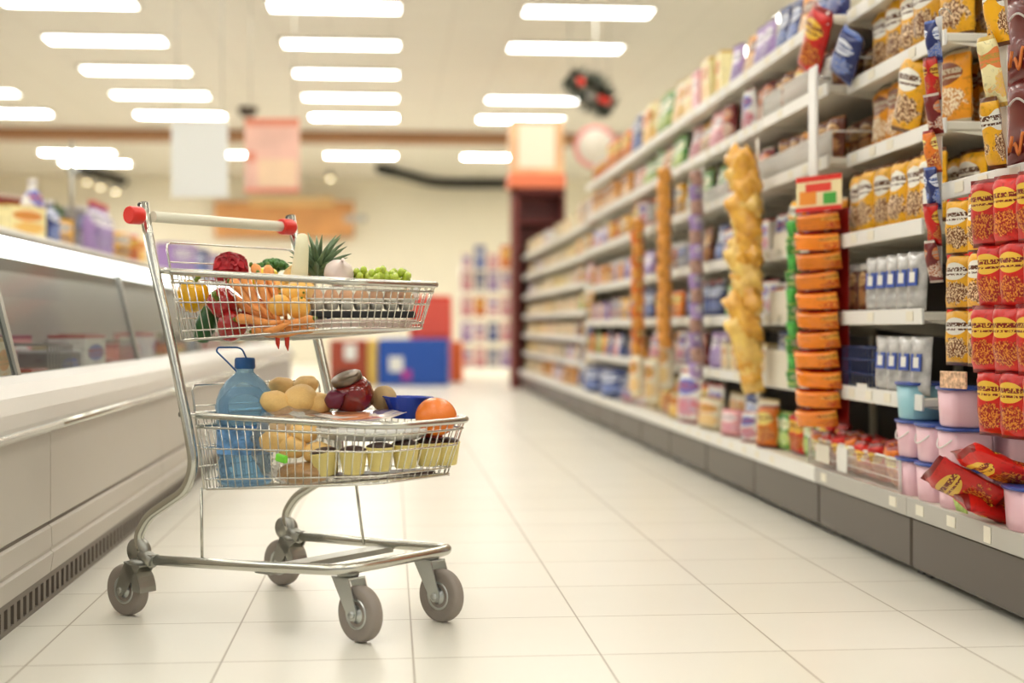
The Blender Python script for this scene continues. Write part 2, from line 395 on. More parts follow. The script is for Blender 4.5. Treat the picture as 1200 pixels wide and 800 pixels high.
def basket(name, top, bot, ndiv=74, zmid=(.45,), gate=.07):
    b = bpy.data.objects.new(name, None); C.objects.link(b); b.parent = cart
    T = rrect(*top); B = rrect(*bot)
    bm = bmesh.new(); tube(bm, T, .0080, 10, closed=True); 
    T2 = [p*1. for p in T]; off = [p.lerp(q, .16) for p, q in zip(T, B)]
    tube(bm, off, .0030, 6, closed=True)
    obj('rim', bm, M_chrome, b)
    Tr, Br = resample(T, ndiv), resample(B, ndiv)
    bm = bmesh.new()
    for p, q in zip(Tr, Br): tube(bm, [p,q], .0015, 5)
    for f in zmid: tube(bm, [p.lerp(q, f) for p, q in zip(T, B)], .0021, 6, closed=True)
    tube(bm, B, .0032, 6, closed=True)
    tube(bm, [p.lerp(q, .87) for p, q in zip(T, B)], .0019, 6, closed=True)
    obj('side_wires', bm, M_wire, b)
    bm = bmesh.new(); u0, u1, w0, w1, z0, z1 = bot[:6]
    for k in range(1, 20):
        t = k/20; u = u0+(u1-u0)*t; ww = w0+(w1-w0)*t; tube(bm, [(u,-ww,z0+(z1-z0)*t),(u,ww,z0+(z1-z0)*t)], .0014, 5)
    for k in range(-4, 5):
        t = k/5; tube(bm, [(u0,w0*t,z0-.002),(u1,w1*t,z1-.002)], .0018, 5)
    obj('floor_wires', bm, M_wire, b)
    # hinged rear gate leaning back against the uprights
    bm = bmesh.new(); tu, tw, tz = top[0], top[2]-.012, top[4]; bu, bz = bot[0], bot[4]
    gx, gz = tu-.012, tz+gate
    tube(bm, fillet([(bu,-tw+.01,bz),(gx,-tw,gz),(gx,tw,gz),(bu,tw-.01,bz)], .018, 4), .0028, 8)
    for f in (.12,.32,.48,.64,.82): 
        p = Vector((bu,0,bz)).lerp(Vector((gx,0,gz)), 1-f if f != .12 else .66); 
    for f in (.22,.42,.62,.80):
        p = Vector((bu,0,bz)).lerp(Vector((gx,0,gz)), f); tube(bm, [(p.x,-tw,p.z),(p.x,tw,p.z)], .0019, 6)
    n = 15
    for k in range(1, n):
        v = -tw+2*tw*k/n; a = Vector((bu,v,bz)); c = Vector((gx,v,gz)); tube(bm, [a, a.lerp(c,.62)], .0013, 5)
    obj('rear_gate', bm, M_wire, b)
    # side arms clamping rim to uprights
    bm = bmesh.new()
    for s in (-1, 1): tube(bm, [(tu-.022,s*.24,tz+.002),(tu+.02,s*(top[2]),tz)], .0075, 8)
    obj('bracket', bm, M_chrome, b)
    return b
basket('upper_basket', (.085,.630,.225,.165,.834,.800,.02,.06), (.118,.605,.205,.145,.668,.698,.02,.06))
basket('lower_basket', (.178,.735,.225,.155,.492,.484,.02,.07), (.200,.690,.205,.140,.316,.356,.02,.06))

# ------------------------------------------------------------------ groceries
def uz(tier, u):  # floor of a basket at u
    return (.668+.032*(u-.118)/.507 if tier else .316+.040*(u-.2)/.49)+.003
M_orange = mat('orange peel', (.90,.33,.02), .35, bump=.25, bscale=350)
M_carrot = mat('carrot skin', (.84,.33,.08), .45, var=.12, vscale=60, bump=.2, bscale=200)
M_yel = mat('yellow pepper skin', (.93,.50,.01), .18, coat=.4)
M_yel2 = mat('bright yellow pepper skin', (.92,.68,.05), .18, coat=.4)
M_redp = mat('red pepper skin', (.38,.010,.01), .15, coat=.5)
M_green = mat('green stem', (.13,.20,.02), .5)
M_cuc = mat('cucumber skin', (.02,.10,.02), .3, var=.35, vscale=40)
M_leafr = mat('red leaf', (.72,.025,.04), .35, var=.25, vscale=30)
M_broc = mat('broccoli green', (.06,.17,.03), .6, var=.35, vscale=60)
M_lemon = mat('lemon peel', (.92,.50,.09), .35, bump=.25, bscale=300)
M_pine = mat('pineapple skin', (.62,.40,.13), .6, var=.35, vscale=60)
M_crown = mat('pineapple leaf', (.16,.24,.12), .5, var=.35, vscale=20)
M_leek = mat('pale leek', (.86,.82,.55), .4)
M_garlic = mat('pinkish onion skin', (.90,.76,.70), .4, var=.10, vscale=14)
M_grape = mat('green grape skin', (.50,.62,.07), .18, coat=.3)
M_egg = mat('brown eggshell', (.80,.38,.15), .45, var=.08, vscale=40)
M_meat = mat('pink meat', (.72,.28,.20), .35, var=.35, vscale=45)
M_bread = mat('golden bread crust', (.95,.60,.22), .5, var=.15, vscale=25)
M_cup = mat('pale yellow cup', (.86,.72,.26), .45)
M_choc = mat('dark chocolate', (.04,.015,.01), .4)

def pepper(name, m, r, h, loc, rot, label, stem=True, cat='pepper', group=None):
    bm = bmesh.new(); n = 12; prof = []
    for k in range(n+1):
        t = k/n; q = r*(sin(pi*min(1, t*.93+.05))**.45)*(.80+.22*t); prof.append((max(q,.002), -h/2+h*t))
    lathe(bm, prof, 32, fn=lambda th, z, q: q*(1+.10*abs(cos(2*th))-.06), cap=True)
    for v in bm.verts:
        d = sqrt(v.co.x**2+v.co.y**2)/r
        if v.co.z > h*.3: v.co.z -= h*.16*max(0, 1-d*1.6)
    o = obj(name, bm, m, loc=loc, rot=rot); tag(o, label, cat, group)
    if stem:
        bm = bmesh.new(); tube(bm, [(0,0,h*.26),(.001,0,h*.42),(.004,.001,h*.52),(.010,.002,h*.62)], .005, 8, rr=[.013,.006,.005,.007]); obj('stem', bm, M_green, o)
    return o
pepper('bell_pepper', M_yel, .041, .080, cw(226,346,-.155), (.2,.15,0), 'orange-yellow bell pepper at rear corner of the upper cart basket')
pepper('bell_pepper', M_redp, .040, .085, cw(262,356,-.155)+Vector((0,0,.0)), (0,-1.25,1.2), 'shiny red bell pepper with green stem lying in the upper cart basket')
pepper('bell_pepper', M_redp, .038, .080, cw(272,381,-.150), (.3,.5,0), 'dark red bell pepper at basket floor beneath the stemmed red pepper', stem=False)
pepper('bell_pepper', M_yel2, .034, .070, cw(311,328,-.08), (.2,.1,0), 'bright yellow bell pepper showing above rim behind carrots', stem=False)
# small dark filler red peppers further in
pepper('bell_pepper', M_redp, .038, .080, cw(300,368,-.06), (.8,.3,0), 'red bell pepper half hidden behind the carrots in upper basket', stem=False)
# cucumber
bm = bmesh.new(); tube(bm, [(0,0,-.046),(0,0,-.040),(.001,0,-.01),(.002,0,.02),(0,0,.042),(0,0,.048)], .02, 16, rr=[.006,.018,.0255,.0245,.017,.005])
tag(obj('cucumber', bm, M_cuc, loc=cw(241,380,-.155), rot=(.2,.25,.3)), 'dark green cucumber beneath the yellow pepper in upper basket', 'cucumber')
# red leafy head
def leafy(loc, r, m, label, name, cat, seed=1, nl=12):
    e = thing(name, label, cat, loc)
    bm = bmesh.new(); ball(bm, r*.74, nz=.16, ns=3.5); obj('heart', bm, m, e)
    rnd = random.Random(seed)
    for k in range(nl):
        a = 2*pi*k/nl+rnd.uniform(-.2,.2); el = rnd.uniform(.1,1.2); bm = bmesh.new(); G = 7; vs = {}
        for i in range(G):
            for j in range(G):
                x, y = (i/(G-1)-.5)*1.5*r, (j/(G-1)-.5)*1.5*r
                z = r*.86-(x*x+y*y)/(r*1.9)+.10*r*mnoise.noise(Vector((x/r*4+k,y/r*4,k)))+.05*r*sin(x/r*14+k)
                vs[i,j] = bm.verts.new((x,y,z))
        for i in range(G-1):
            for j in range(G-1):
                if (i in (0,G-2)) and (j in (0,G-2)): continue
                bm.faces.new((vs[i,j],vs[i+1,j],vs[i+1,j+1],vs[i,j+1])).smooth = True
        bmesh.ops.solidify(bm, geom=list(bm.faces), thickness=.0012)
        obj('leaf', bm, m, e, rot=(0, pi/2-el, a))
    return e
leafy(cw(270,316,-.08), .047, M_leafr, 'crinkled red leafy radicchio head rising above upper basket rim', 'radicchio', 'vegetable', 3)
# broccoli
bm = bmesh.new(); rnd = random.Random(5)
for k in range(60):
    a, e2 = rnd.uniform(0,2*pi), rnd.uniform(0,1.35); p = Vector((cos(a)*sin(e2)*.042, sin(a)*sin(e2)*.042, cos(e2)*.026)); ball(bm, rnd.uniform(.007,.010), p, sub=1)
bmst = bmesh.new(); tube(bmst, [(0,0,-.05),(0,0,.012)], .013, 10)
br_ = obj('broccoli', bm, M_broc, loc=cw(319,318,.05)); tag(br_, 'dark green broccoli crown behind the yellow pepper in upper basket', 'vegetable'); obj('stalk', bmst, M_green, br_)
# carrots
def carrot_mesh(L, r, seed):
    bm = bmesh.new(); rnd = random.Random(seed); n = 14; pts = []; rr = []
    for k in range(n+1):
        t = k/n; pts.append((L*(t-.5), .006*sin(t*3+seed), .004*sin(t*5+seed)))
        q = r*(1-.62*t)*(1+.04*sin(k*2.3+seed)); 
        if k == 0: q = r*.5
        if k >= n-1: q *= .55 if k == n-1 else .1
        rr.append(q)
    tube(bm, pts, r, 12, rr=rr); return bm
cme = [mesh_of('carrot', carrot_mesh(.15,.0135,s), M_carrot) for s in (1,2,3)]
bmt = bmesh.new(); tube(bmt, [(-.073,0,.002),(-.082,.001,.003)], .004, 6, rr=[.006,.004]); me_cs = mesh_of('carrot_top', bmt, M_green)
cs = [ # px, py, v, roll towards, rotation (x,y,z)
 (288,348,-.165,( 0,.50,-.1),'slanting over the red pepper'),(302,350,-.155,(0,.75,.1),'slanting just right of the first slanting one'),
 (316,352,-.150,(0,1.0,.0),'standing steeply left of the round oranges'),(303,376,-.170,(0,.02,.05),'lying level and longest across the basket side'),
 (318,385,-.165,(0,-.12,-.1),'lying low at basket bottom under the level one'),(336,378,-.158,(0,.10,.2),'with thick end under the round oranges'),
 (345,386,-.150,(0,-.05,.1),'lying lowest beneath the round oranges'),(296,362,-.13,(0,.35,.2),'half hidden behind the level one'),
 (325,345,-.12,(0,1.15,.1),'standing upright behind the slanting ones'),(310,340,-.11,(0,.9,.0),'behind the slanting ones, near the yellow pepper'),
 (333,389,-.12,(0,-.05,.0),'resting on the basket wires at the lowest layer')]
for i, (px,py,v,r,where) in enumerate(cs):
    p = gv(px,py,v); o = obj('carrot', cme[i % 3], None, loc=cl(*p), rot=(r[0], r[1], CRZ+r[2]+(pi if i == 5 else 0)))
    tag(o, 'orange carrot '+where, 'carrot', 'carrots in the upper basket'); obj('carrot_top', me_cs, None, o)
# chillies poking through the bottom
M_chil = mat('red chilli skin', (.60,.03,.01), .2)
for px,py,v,w_ in ((325,404,-.12,'left one'),(336,406,-.115,'right one')):
    bm = bmesh.new(); tube(bm, [(0,0,.035),(0,0,.02),(.001,0,-.005),(.003,0,-.018)], .006, 10, rr=[.005,.0065,.005,.0008])
    tag(obj('chilli_pepper', bm, M_chil, loc=cw(px,py,v)+Vector((0,0,.008))), f'small red chilli tip poking below upper basket wires, {w_}', 'pepper')
# round yellow-orange fruit
bmf_ = bmesh.new(); ball(bmf_, .0275, sz=.95); me_f2 = mesh_of('apricot', bmf_, M_lemon)
bms = bmesh.new(); tube(bms, [(0,0,.025),(0,0,.029)], .003, 6); me_s2 = mesh_of('stem', bms, M_green)
for i, (px,py,v,w_) in enumerate([(328,358,-.145,'touching the carrots'),(350,361,-.125,'nearest the egg carton'),(343,345,-.11,'just under the rim, behind the two front ones'),(325,341,-.08,'highest one beside the yellow pepper'),(357,343,-.09,'behind the egg carton end')]):
    o = obj('apricot', me_f2, None, loc=cw(px,py,v), rot=(.4*i,.3*i,0)); tag(o, 'round golden apricot in the upper basket, '+w_, 'fruit', 'round golden fruit in the upper basket'); obj('stem', me_s2, None, o)
# pineapple
pp = cw(350,330,.03); pa = thing('pineapple', 'small pineapple with spiky green crown standing up out of the upper basket', 'fruit', pp)
bm = bmesh.new(); lathe(bm, [(.012,-.055),(.036,-.045),(.043,-.02),(.043,.005),(.036,.028),(.020,.040),(.006,.043)], 28, fn=lambda th,z,q: q*(1+.05*sin(14*th+z*300)*sin(14*th-z*300)))
obj('body', bm, M_pine, pa)
bm = bmesh.new(); rnd = random.Random(9)
for k in range(44):
    a = k*2.399; el = .12+1.0*(k/44); Ln = .080-.030*(k/44)+rnd.uniform(-.006,.006)
    pts = []; rr = []
    for j in range(6):
        t = j/5; e3 = el+t*.30; pts.append((cos(a)*Ln*t*sin(e3), sin(a)*Ln*t*sin(e3), Ln*t*cos(e3)+.0)); rr.append(.0062*(1-t**1.6)+.0004)
    tube(bm, pts, .004, 6, rr=rr)
[setattr(v_,'co',v_.co*1.45) for v_ in bm.verts]; obj('crown', bm, M_crown, pa, loc=tuple(cw(371,322,.03)-pp+Vector((0,0,.0))), rot=(0,.12,0))
# leek
bm = bmesh.new(); tube(bm, [(0,0,-.10),(0,0,-.02),(.001,0,.03),(.0,0,.062),(0,0,.066)], .013, 14, rr=[.022,.020,.0165,.0125,.004])
lk = obj('leek', bm, M_leek, loc=cw(352,306,-.06), rot=(.05,.08,0)); tag(lk, 'pale yellow-white leek standing upright left of the pineapple crown', 'vegetable')
# onion / garlic
def onion(loc, r, m, label, name='onion', rot=(0,0,0), cat='vegetable'):
    bm = bmesh.new(); lathe(bm, [(.002,-r*.95),(r*.6,-r*.8),(r,-r*.1),(r*.95,r*.25),(r*.6,r*.7),(r*.2,r*.95),(r*.08,r*1.3)], 28, fn=lambda th,z,q: q*(1+.025*sin(9*th)))
    o = obj(name, bm, m, loc=loc, rot=rot); tag(o, label, cat)
    bm = bmesh.new(); tube(bm, [(0,0,r*1.2),(.002,0,r*1.5)], .003, 6, rr=[r*.08,r*.12]); obj('stem', bm, m, o); return o
onion(cw(397,320,.02), .036, M_garlic, 'pinkish white onion beside the pineapple, above the egg carton', rot=(.9,.3,0))
# grapes
def grapes(loc, n, sp, label, seed):
    e = thing('grape_bunch', label, 'grapes', loc); rnd = random.Random(seed); pl = []
    tries = 0
    while len(pl) < n and tries < 9000:
        tries += 1
        p = Vector((rnd.gauss(0,sp[0]), rnd.gauss(0,sp[1]), abs(rnd.gauss(0,sp[2]))))
        if all((p-q).length > .0135 for q in pl) and abs(p.x) < sp[0]*1.7 and abs(p.y) < sp[1]*1.8 and p.z < sp[2]*1.8: pl.append(p)
    bm = bmesh.new(); ball(bm, .0088, sub=2, sz=1.1); me = mesh_of('grape', bm, M_grape)
    for p in pl: obj('grape', me, None, e, loc=p)
    bm = bmesh.new(); tube(bm, [(-.03,0,.01),(0,0,.014),(.035,0,.02)], .0018, 6); obj('stalk', bm, M_green, e)
grapes(cw(455,330,.055), 40, (.028,.026,.016), 'pale green grape bunch near front end of upper basket', 4)
grapes(cw(419,330,.06), 14, (.012,.014,.016), 'smaller green grape bunch between the onion and the larger grape bunch', 6)
# egg carton (clear tray) with eggs and clear lid
ex0, _, ez = gv(369,356,-.14); ex1 = gv(489,350,-.10)[0]
EA = .87; al = (cos(EA), sin(EA)); pe = (-sin(EA), cos(EA)); EC = (.497,.020); ec = cl(EC[0], EC[1], .7585)
et = thing('egg_carton', 'long clear plastic egg carton holding brown eggs in the upper basket', 'egg carton', ec, CRZ+EA)
Lx = .125
bm = bmesh.new(); 
for i in range(7):
    for j in range(2):
        lathe(bm, [(.008,-.018),(.013,-.017),(.0185,.006)], 12, center=((i-3)*.0355,(j-.5)*.041,0), cap=False)
bx(bm, -Lx-.004,-.046,.006, Lx+.004,-.042,.009); bx(bm, -Lx-.004,.042,.006, Lx+.004,.046,.009); bx(bm, -Lx-.006,-.046,.006,-Lx,.046,.009); bx(bm, Lx,-.046,.006,Lx+.006,.046,.009)
obj('tray', bm, mat('cream egg tray', (.86,.82,.72), .5), et)
bm = bmesh.new(); bx(bm, -Lx-.004,-.045,.010, Lx+.004,.045,.036)
bmesh.ops.delete(bm, geom=[f for f in bm.faces if f.calc_center_median().z < .011], context='FACES')
obj('lid', bm, M_clear, et)
bm = bmesh.new(); lathe(bm, [(.001,-.024),(.009,-.0205),(.0148,-.012),(.0168,0),(.0152,.010),(.0100,.0200),(.004,.0248),(.001,.0255)], 20); me_e = mesh_of('egg', bm, M_egg)
for j in range(2):
    for i in range(7):
        p = cl(EC[0]+al[0]*(i-3)*.0355+pe[0]*(j-.5)*.041, EC[1]+al[1]*(i-3)*.0355+pe[1]*(j-.5)*.041, .7585+.007)
        tag(obj('egg', me_e, None, loc=p), f'brown egg, {ord_(i)} from the handle end in the {"near" if j == 0 else "far"} row of the carton', 'egg', 'brown eggs in the clear carton')
# meat trays below eggs
M_blkt = mat('black foam tray', (.015,.015,.015), .45)
def tray(name, u, v, z, L_, W_, h, m, mm, label, cat, content='meat', yaw=0.):
    e = thing(name, label, cat, cl(u,v,z), CRZ+yaw)
    bm = bmesh.new()
    P = [[(s*(L_/2)*k, t*(W_/2)*k, zz) for s,t in ((-1,-1),(1,-1),(1,1),(-1,1))] for k,zz in ((.86,0),(1,h),(1.04,h),(1.04,h-.003),(.90,-.0))]
    vv = [[bm.verts.new(p) for p in r_] for r_ in (P[0],P[1],P[2],P[3])]
    bm.faces.new(vv[0])
    for A,B in zip(vv, vv[1:]):
        for k in range(4): bm.faces.new((A[k],A[(k+1)%4],B[(k+1)%4],B[k]))
    obj('tray', bm, m, e)
    bm = rbox(-L_*.42,-W_*.40,.003, L_*.42,W_*.40,h*.92, h*.3, 3)
    for v_ in bm.verts: v_.co.z += .003*mnoise.noise(v_.co*60)
    obj(content, bm, mm, e)
    bm = bmesh.new(); bx(bm, -L_*.515,-W_*.515,h*.98, L_*.515,W_*.515,h*1.03); obj('film', bm, M_clear, e)
    return e
uc = (ex0+ex1)/2
tray('meat_tray', .500, .022, .699, .235, .105, .018, mat('pinkish tray', (.62,.47,.40), .35), M_meat, 'clear tray of pink meat on the upper basket floor under the eggs', 'food tray', yaw=EA)
bm = rbox(-.122,-.050,.7215, .122,.050,.7375, .003)
o = obj('black_tray', bm, M_blkt); o.location = cl(.498,.020,0); o.rotation_euler = (0,0,CRZ+EA); tag(o, 'flat black tray between the egg carton and the meat tray', 'tray')
# little bottle lying between
bm = bmesh.new(); lathe(bm, [(.004,-.03),(.014,-.028),(.015,0),(.014,.012),(.007,.020),(.007,.026)], 18)
o = obj('small_bottle', bm, M_white, loc=cw(374,371,-.06), rot=(0,1.45,CRZ+EA)); o.scale=(.8,.8,.7); tag(o, 'little white bottle with blue cap beside the meat tray', 'bottle')
bm = bmesh.new(); lathe(bm, [(.009,.024),(.0095,.026),(.0095,.038),(.006,.040)], 16); obj('cap', bm, mat('blue cap', (.02,.10,.50), .3), o)

# ---- lower basket
M_watr = film_mat('blue tinted bottle plastic', (.60,.78,.90), .14, .05)
M_cap = mat('deep blue cap', (.01,.085,.27), .35)
M_lab = mat('blue bottle label', (.16,.36,.66), .4, var=.5, vscale=30)
wb = cl(gv(287,572,-.125)[0], -.125, uz(0,.27)); 
bot = thing('water_bottle', 'large clear blue water bottle with blue cap and carrying handle in lower basket', 'bottle', wb)
Rb = .066
prof = [(.03,.001),(Rb*.85,.0),(Rb,.010)]
for k in range(7):
    z = .018+k*.019; prof += [(Rb,z),(Rb*.92,z+.007),(Rb*.92,z+.010),(Rb,z+.016)]
prof += [(Rb*1.0,.165),(Rb*1.03,.185),(Rb*1.02,.20),(Rb*.90,.225),(Rb*.66,.248),(Rb*.40,.262),(.021,.268),(.0205,.285)]
bm = bmesh.new(); lathe(bm, prof, 48, fn=lambda th,z,q: q*(1+(.09*mnoise.noise(Vector((cos(th)*4,sin(th)*4,z*60))) if .02 < z < .24 else 0))); obj('body', bm, M_watr, bot)
bm = bmesh.new(); lathe(bm, [(Rb*.70,.004)]+[(max(.001,r-.006), z) for r, z in prof[2:-5]]+[(Rb*.5,.232),(.002,.233)], 32)
obj('water', bm, film_mat('water', (.76,.88,.96), .06, .03), bot)
bm = bmesh.new(); lathe(bm, [(Rb*1.004,.075),(Rb*1.004,.135)], 40, cap=False); obj('label', bm, M_lab, bot)
bm = bmesh.new(); lathe(bm, [(.0235,.276),(.0245,.279),(.024,.298),(.022,.302),(.004,.303)], 28, fn=lambda th,z,q: q*(1+.015*(1 if int(th/(2*pi)*28) % 2 else -1))); obj('cap', bm, M_cap, bot)
bm = bmesh.new()
a = -CRZ
hp = [(-.018,0,.270),(-.035,0,.288),(-.066,0,.318),(-.062,0,.327),(-.015,0,.327),(-.004,0,.322),(.006,0,.300)]
tube(bm, fillet(hp, .012), .0021, 8); hnd = obj('carry_handle', bm, M_cap, bot, rot=(0,0,-TH)); hnd.location=(0,-.02,0)
# bread rolls in a clear bag
rolls = [(325,472,-.10,.034),(352,466,-.06,.036),(372,474,-.02,.034),(333,455,.0,.032),(357,453,.03,.032),(322,516,-.15,.032),(343,524,-.13,.030),(356,505,-.10,.032),(372,530,-.10,.030),(333,498,-.09,.032)]
bm = bmesh.new(); ball(bm, 1, sz=.74, nz=.10, ns=2); me_r = mesh_of('bread_roll', bm, M_bread)
where = ['left front of the heap on top','middle of the heap, highest in front','right end of the heap on top','back left of the heap','back middle of the heap','low left by the water bottle','low, just above the green clip','lower middle, behind the wires','lowest, right of the green clip','half hidden in the middle of the heap']
for i, (px,py,v,r) in enumerate(rolls):
    o = obj('bread_roll', me_r, None, loc=cw(px,py,v), rot=(.3*sin(i*2),.3*cos(i*3),i*1.1)); o.scale = (r*1.25,r*1.05,r*1.12)
    tag(o, 'golden bread roll in clear bag, '+where[i], 'bread', 'bread rolls in the clear bag')
bm = bmesh.new(); ball(bm, 1, nz=.12, ns=4, sub=4)
for v in bm.verts: v.co += v.co.normalized()*.03*mnoise.noise(v.co*9)
u_, v_, z_ = gv(346,492,-.06)
M_bag = film_mat('crinkled bag film', (.97,.97,.94), .17, .10); nt_ = M_bag.node_tree; pb_ = [n for n in nt_.nodes if n.type == 'BSDF_PRINCIPLED'][0]
nz_ = nt_.nodes.new('ShaderNodeTexNoise'); nz_.inputs['Scale'].default_value = 5; nz_.inputs['Detail'].default_value = 3; tc_ = nt_.nodes.new('ShaderNodeTexCoord'); nt_.links.new(tc_.outputs['Object'], nz_.inputs['Vector'])
bp_ = nt_.nodes.new('ShaderNodeBump'); bp_.inputs['Strength'].default_value = 1.; bp_.inputs['Distance'].default_value = .03; nt_.links.new(nz_.outputs['Fac'], bp_.inputs['Height']); nt_.links.new(bp_.outputs[0], pb_.inputs['Normal'])
o = obj('bread_bag', bm, M_bag, loc=cl(u_,v_,.425), rot=(0,0,CRZ)); o.scale = (.085,.115,.098)
tag(o, 'clear crinkled plastic bag around the bread rolls', 'bag')
bm = rbox(-.016,-.006,-.009,.016,.006,.009,.004); o = obj('bag_clip', bm, mat('green plastic clip', (.20,.72,.05), .35), loc=cw(330,537,-.198), rot=(0,.15,CRZ)); tag(o, 'bright green bag clip between basket wires by water bottle', 'clip')
# nut/cereal bag on the floor
bm = bmesh.new(); ball(bm, 1, nz=.15, ns=3, sub=4)
o = obj('snack_pouch', bm, mat('brown mixed nuts in clear pouch', (.48,.27,.10), .35, var=.6, vscale=90), loc=cl(gv(345,560,-.15)[0], -.12, .362), rot=(0,-.08,CRZ)); o.scale = (.075,.045,.026)
tag(o, 'pouch of brown nuts lying on lower basket floor under the bread', 'pouch')
o.data.materials[0].node_tree.nodes['Principled BSDF'].inputs['Coat Weight'].default_value = .8
# preserves jar
jl = cw(413,462,.04); jr = thing('preserve_jar', 'rounded jar of dark red preserves with tarnished metal lid, behind the flat packages', 'jar', jl)
bm = bmesh.new(); lathe(bm, [(.02,-.035),(.034,-.032),(.041,-.01),(.041,.010),(.034,.026),(.025,.032)], 28); obj('glass', bm, mat('dark red jar', (.22,.012,.01), .1, coat=.6), jr)
bm = bmesh.new(); lathe(bm, [(.029,.030),(.031,.033),(.031,.044),(.027,.047),(.004,.047)], 28); obj('lid', bm, mat('tarnished lid', (.22,.17,.12), .3, .8), jr)
jr.rotation_euler = (.25,-.35,0); jr.scale = (1.22,1.22,1.1)
onion(cw(392,468,-.02), .024, mat('purple onion skin', (.16,.02,.05), .3), 'small purple onion left of the dark red jar', rot=(.5,1,.2))
bm = bmesh.new(); ball(bm, .032, nz=.06); o = obj('potato', bm, mat('potato skin', (.58,.40,.17), .6, var=.2, vscale=20), loc=cw(450,467,.12)); tag(o, 'tan potato between the red jar and the blue punnet', 'vegetable'); 
# flat packages lying over the cups
def pouch_mesh(L_, W_, t, seed=0, seal=.012):
    bm = bmesh.new(); n, k = 16, 10; V = {}
    for s in (-1, 1):
        for i in range(n+1):
            for j in range(k+1):
                x, y = (i/n-.5)*L_, (j/k-.5)*W_; ex, ey = (L_/2-abs(x)), (W_/2-abs(y))
                f = min(1, max(0,(ex-seal)/(L_*.18)))**.5*min(1, max(0,(ey-seal*.4)/(W_*.2)))**.5
                z = s*(t/2*f+.0006)+.0025*mnoise.noise(Vector((x*25+seed,y*25,seed)))
                V[s,i,j] = bm.verts.new((x,y,z))
        for i in range(n):
            for j in range(k):
                q = (V[s,i,j],V[s,i+1,j],V[s,i+1,j+1],V[s,i,j+1]); bm.faces.new(q if s > 0 else q[::-1]).smooth = True
    for i in range(n):
        for j in (0,k): bm.faces.new((V[-1,i,j],V[-1,i+1,j],V[1,i+1,j],V[1,i,j]) if j == 0 else (V[1,i,j],V[1,i+1,j],V[-1,i+1,j],V[-1,i,j]))
    for j in range(k):
        for i in (0,n): bm.faces.new((V[1,i,j],V[1,i,j+1],V[-1,i,j+1],V[-1,i,j]) if i == 0 else (V[-1,i,j],V[-1,i,j+1],V[1,i,j+1],V[1,i,j]))
    return bm
o = obj('sliced_meat_pack', pouch_mesh(.17,.13,.014,1), print_mat('meat pack print', (.85,.78,.70), (.90,.45,.30), (.45,.40,.70), .12), loc=cw(436,486,.05), rot=(.12,-.06,CRZ+.15)); tag(o, 'shiny flat white and lilac food pack lying on lower basket load', 'package')
o = obj('sliced_meat_pack', pouch_mesh(.16,.12,.012,5), print_mat('ham pack print', (.75,.38,.22), (.9,.85,.8), (.9,.85,.78), .12), loc=cw(404,486,.0), rot=(.05,.05,CRZ-.2)); tag(o, 'flat pink ham pack under the white and lilac pack', 'package')
# white oval platter above the cups
pl = cl(.520,.030,.460); bm = bmesh.new()
lathe(bm, [(.035,-.026),(.095,-.022),(.117,-.006),(.122,.004),(.117,.006),(.090,-.015),(.034,-.019)], 40)
for v in bm.verts: v.co.x *= 1.25; v.co.y *= 1.10
o = obj('white_platter', bm, mat('white plastic', (.86,.86,.80), .25), loc=pl, rot=(0,.0,CRZ)); tag(o, 'white oval plastic platter resting over the yellow cups, under the flat packs', 'platter')
# yellow cups
bm = bmesh.new(); lathe(bm, [(.006,0),(.020,0),(.0215,.004),(.0275,.052),(.0285,.054),(.0275,.056),(.024,.050),(.004,.048)], 28, fn=lambda th,z,q: q*(1+.022*sin(16*th)))
me_c = mesh_of('dessert_cup', bm, M_cup)
bm = bmesh.new(); lathe(bm, [(.0264,.0545),(.0262,.058),(.015,.064),(.003,.066)], 20); me_t = mesh_of('topping', bm, M_choc)
cps = [(384,559),(414,555),(445,551),(475,547),(502,542),(523,537)]
for i, (px, py) in enumerate(cps):
    v = (-.111,-.089,-.044,.021,.092,.135)[i]; p = gv(px, py, v)
    o = obj('dessert_cup', me_c, None, loc=cl(p[0], v, max(.362, min(.376, p[2]))), rot=((.05,-.18 if i == 0 else 0,0))); tag(o, f'pale yellow fluted dessert cup, {ord_(i)} from the handle end of the row behind the wires', 'cup', 'row of yellow dessert cups')
    obj('topping', me_t, None, o); o.scale = (1.16,1.16,.98)
bm = bmesh.new(); 
o = obj('cup_tray', rbox(-.125,-.038,-.004,.125,.038,.003,.002), M_choc, loc=cl(.575,.000,.3605), rot=(0,0,CRZ+1.12)); tag(o, 'dark tray under the row of yellow dessert cups', 'tray')
# blue punnet
bm = bmesh.new(); bl = [(.030,-.030),(.046,.018),(.049,.020),(.049,.022),(.044,.021),(.028,-.027)]
lathe(bm, bl, 48, fn=lambda th,z,q: q*(1+.035*sin(16*th)), cap=True)
for v in bm.verts: v.co.x *= 1.35
o = obj('blue_punnet', bm, mat('royal blue plastic', (.012,.06,.50), .25), loc=cw(478,475,.115), rot=(0,0,CRZ)); tag(o, 'ridged royal blue punnet behind the orange in lower basket', 'punnet')
# orange
bm = bmesh.new(); ball(bm, .0490, sz=.90, sub=4); o = obj('orange', bm, mat('bright orange peel', (.90,.22,.02), .25, coat=.3, bump=.2, bscale=300), loc=cw(511,488,.10), rot=(.3,.2,0)); tag(o, 'large bright orange at the front end of lower basket', 'fruit')
bm = bmesh.new(); lathe(bm, [(.001,.0415),(.004,.0425),(.004,.0435),(.001,.0440)], 8); obj('stem', bm, M_green, o)
bm = bmesh.new(); ball(bm, .026, sz=.9, sub=3); o = obj('tomato', bm, mat('tomato skin', (.62,.07,.03), .2), loc=cw(506,512,.125)); tag(o, 'red tomato beneath the large orange', 'vegetable')
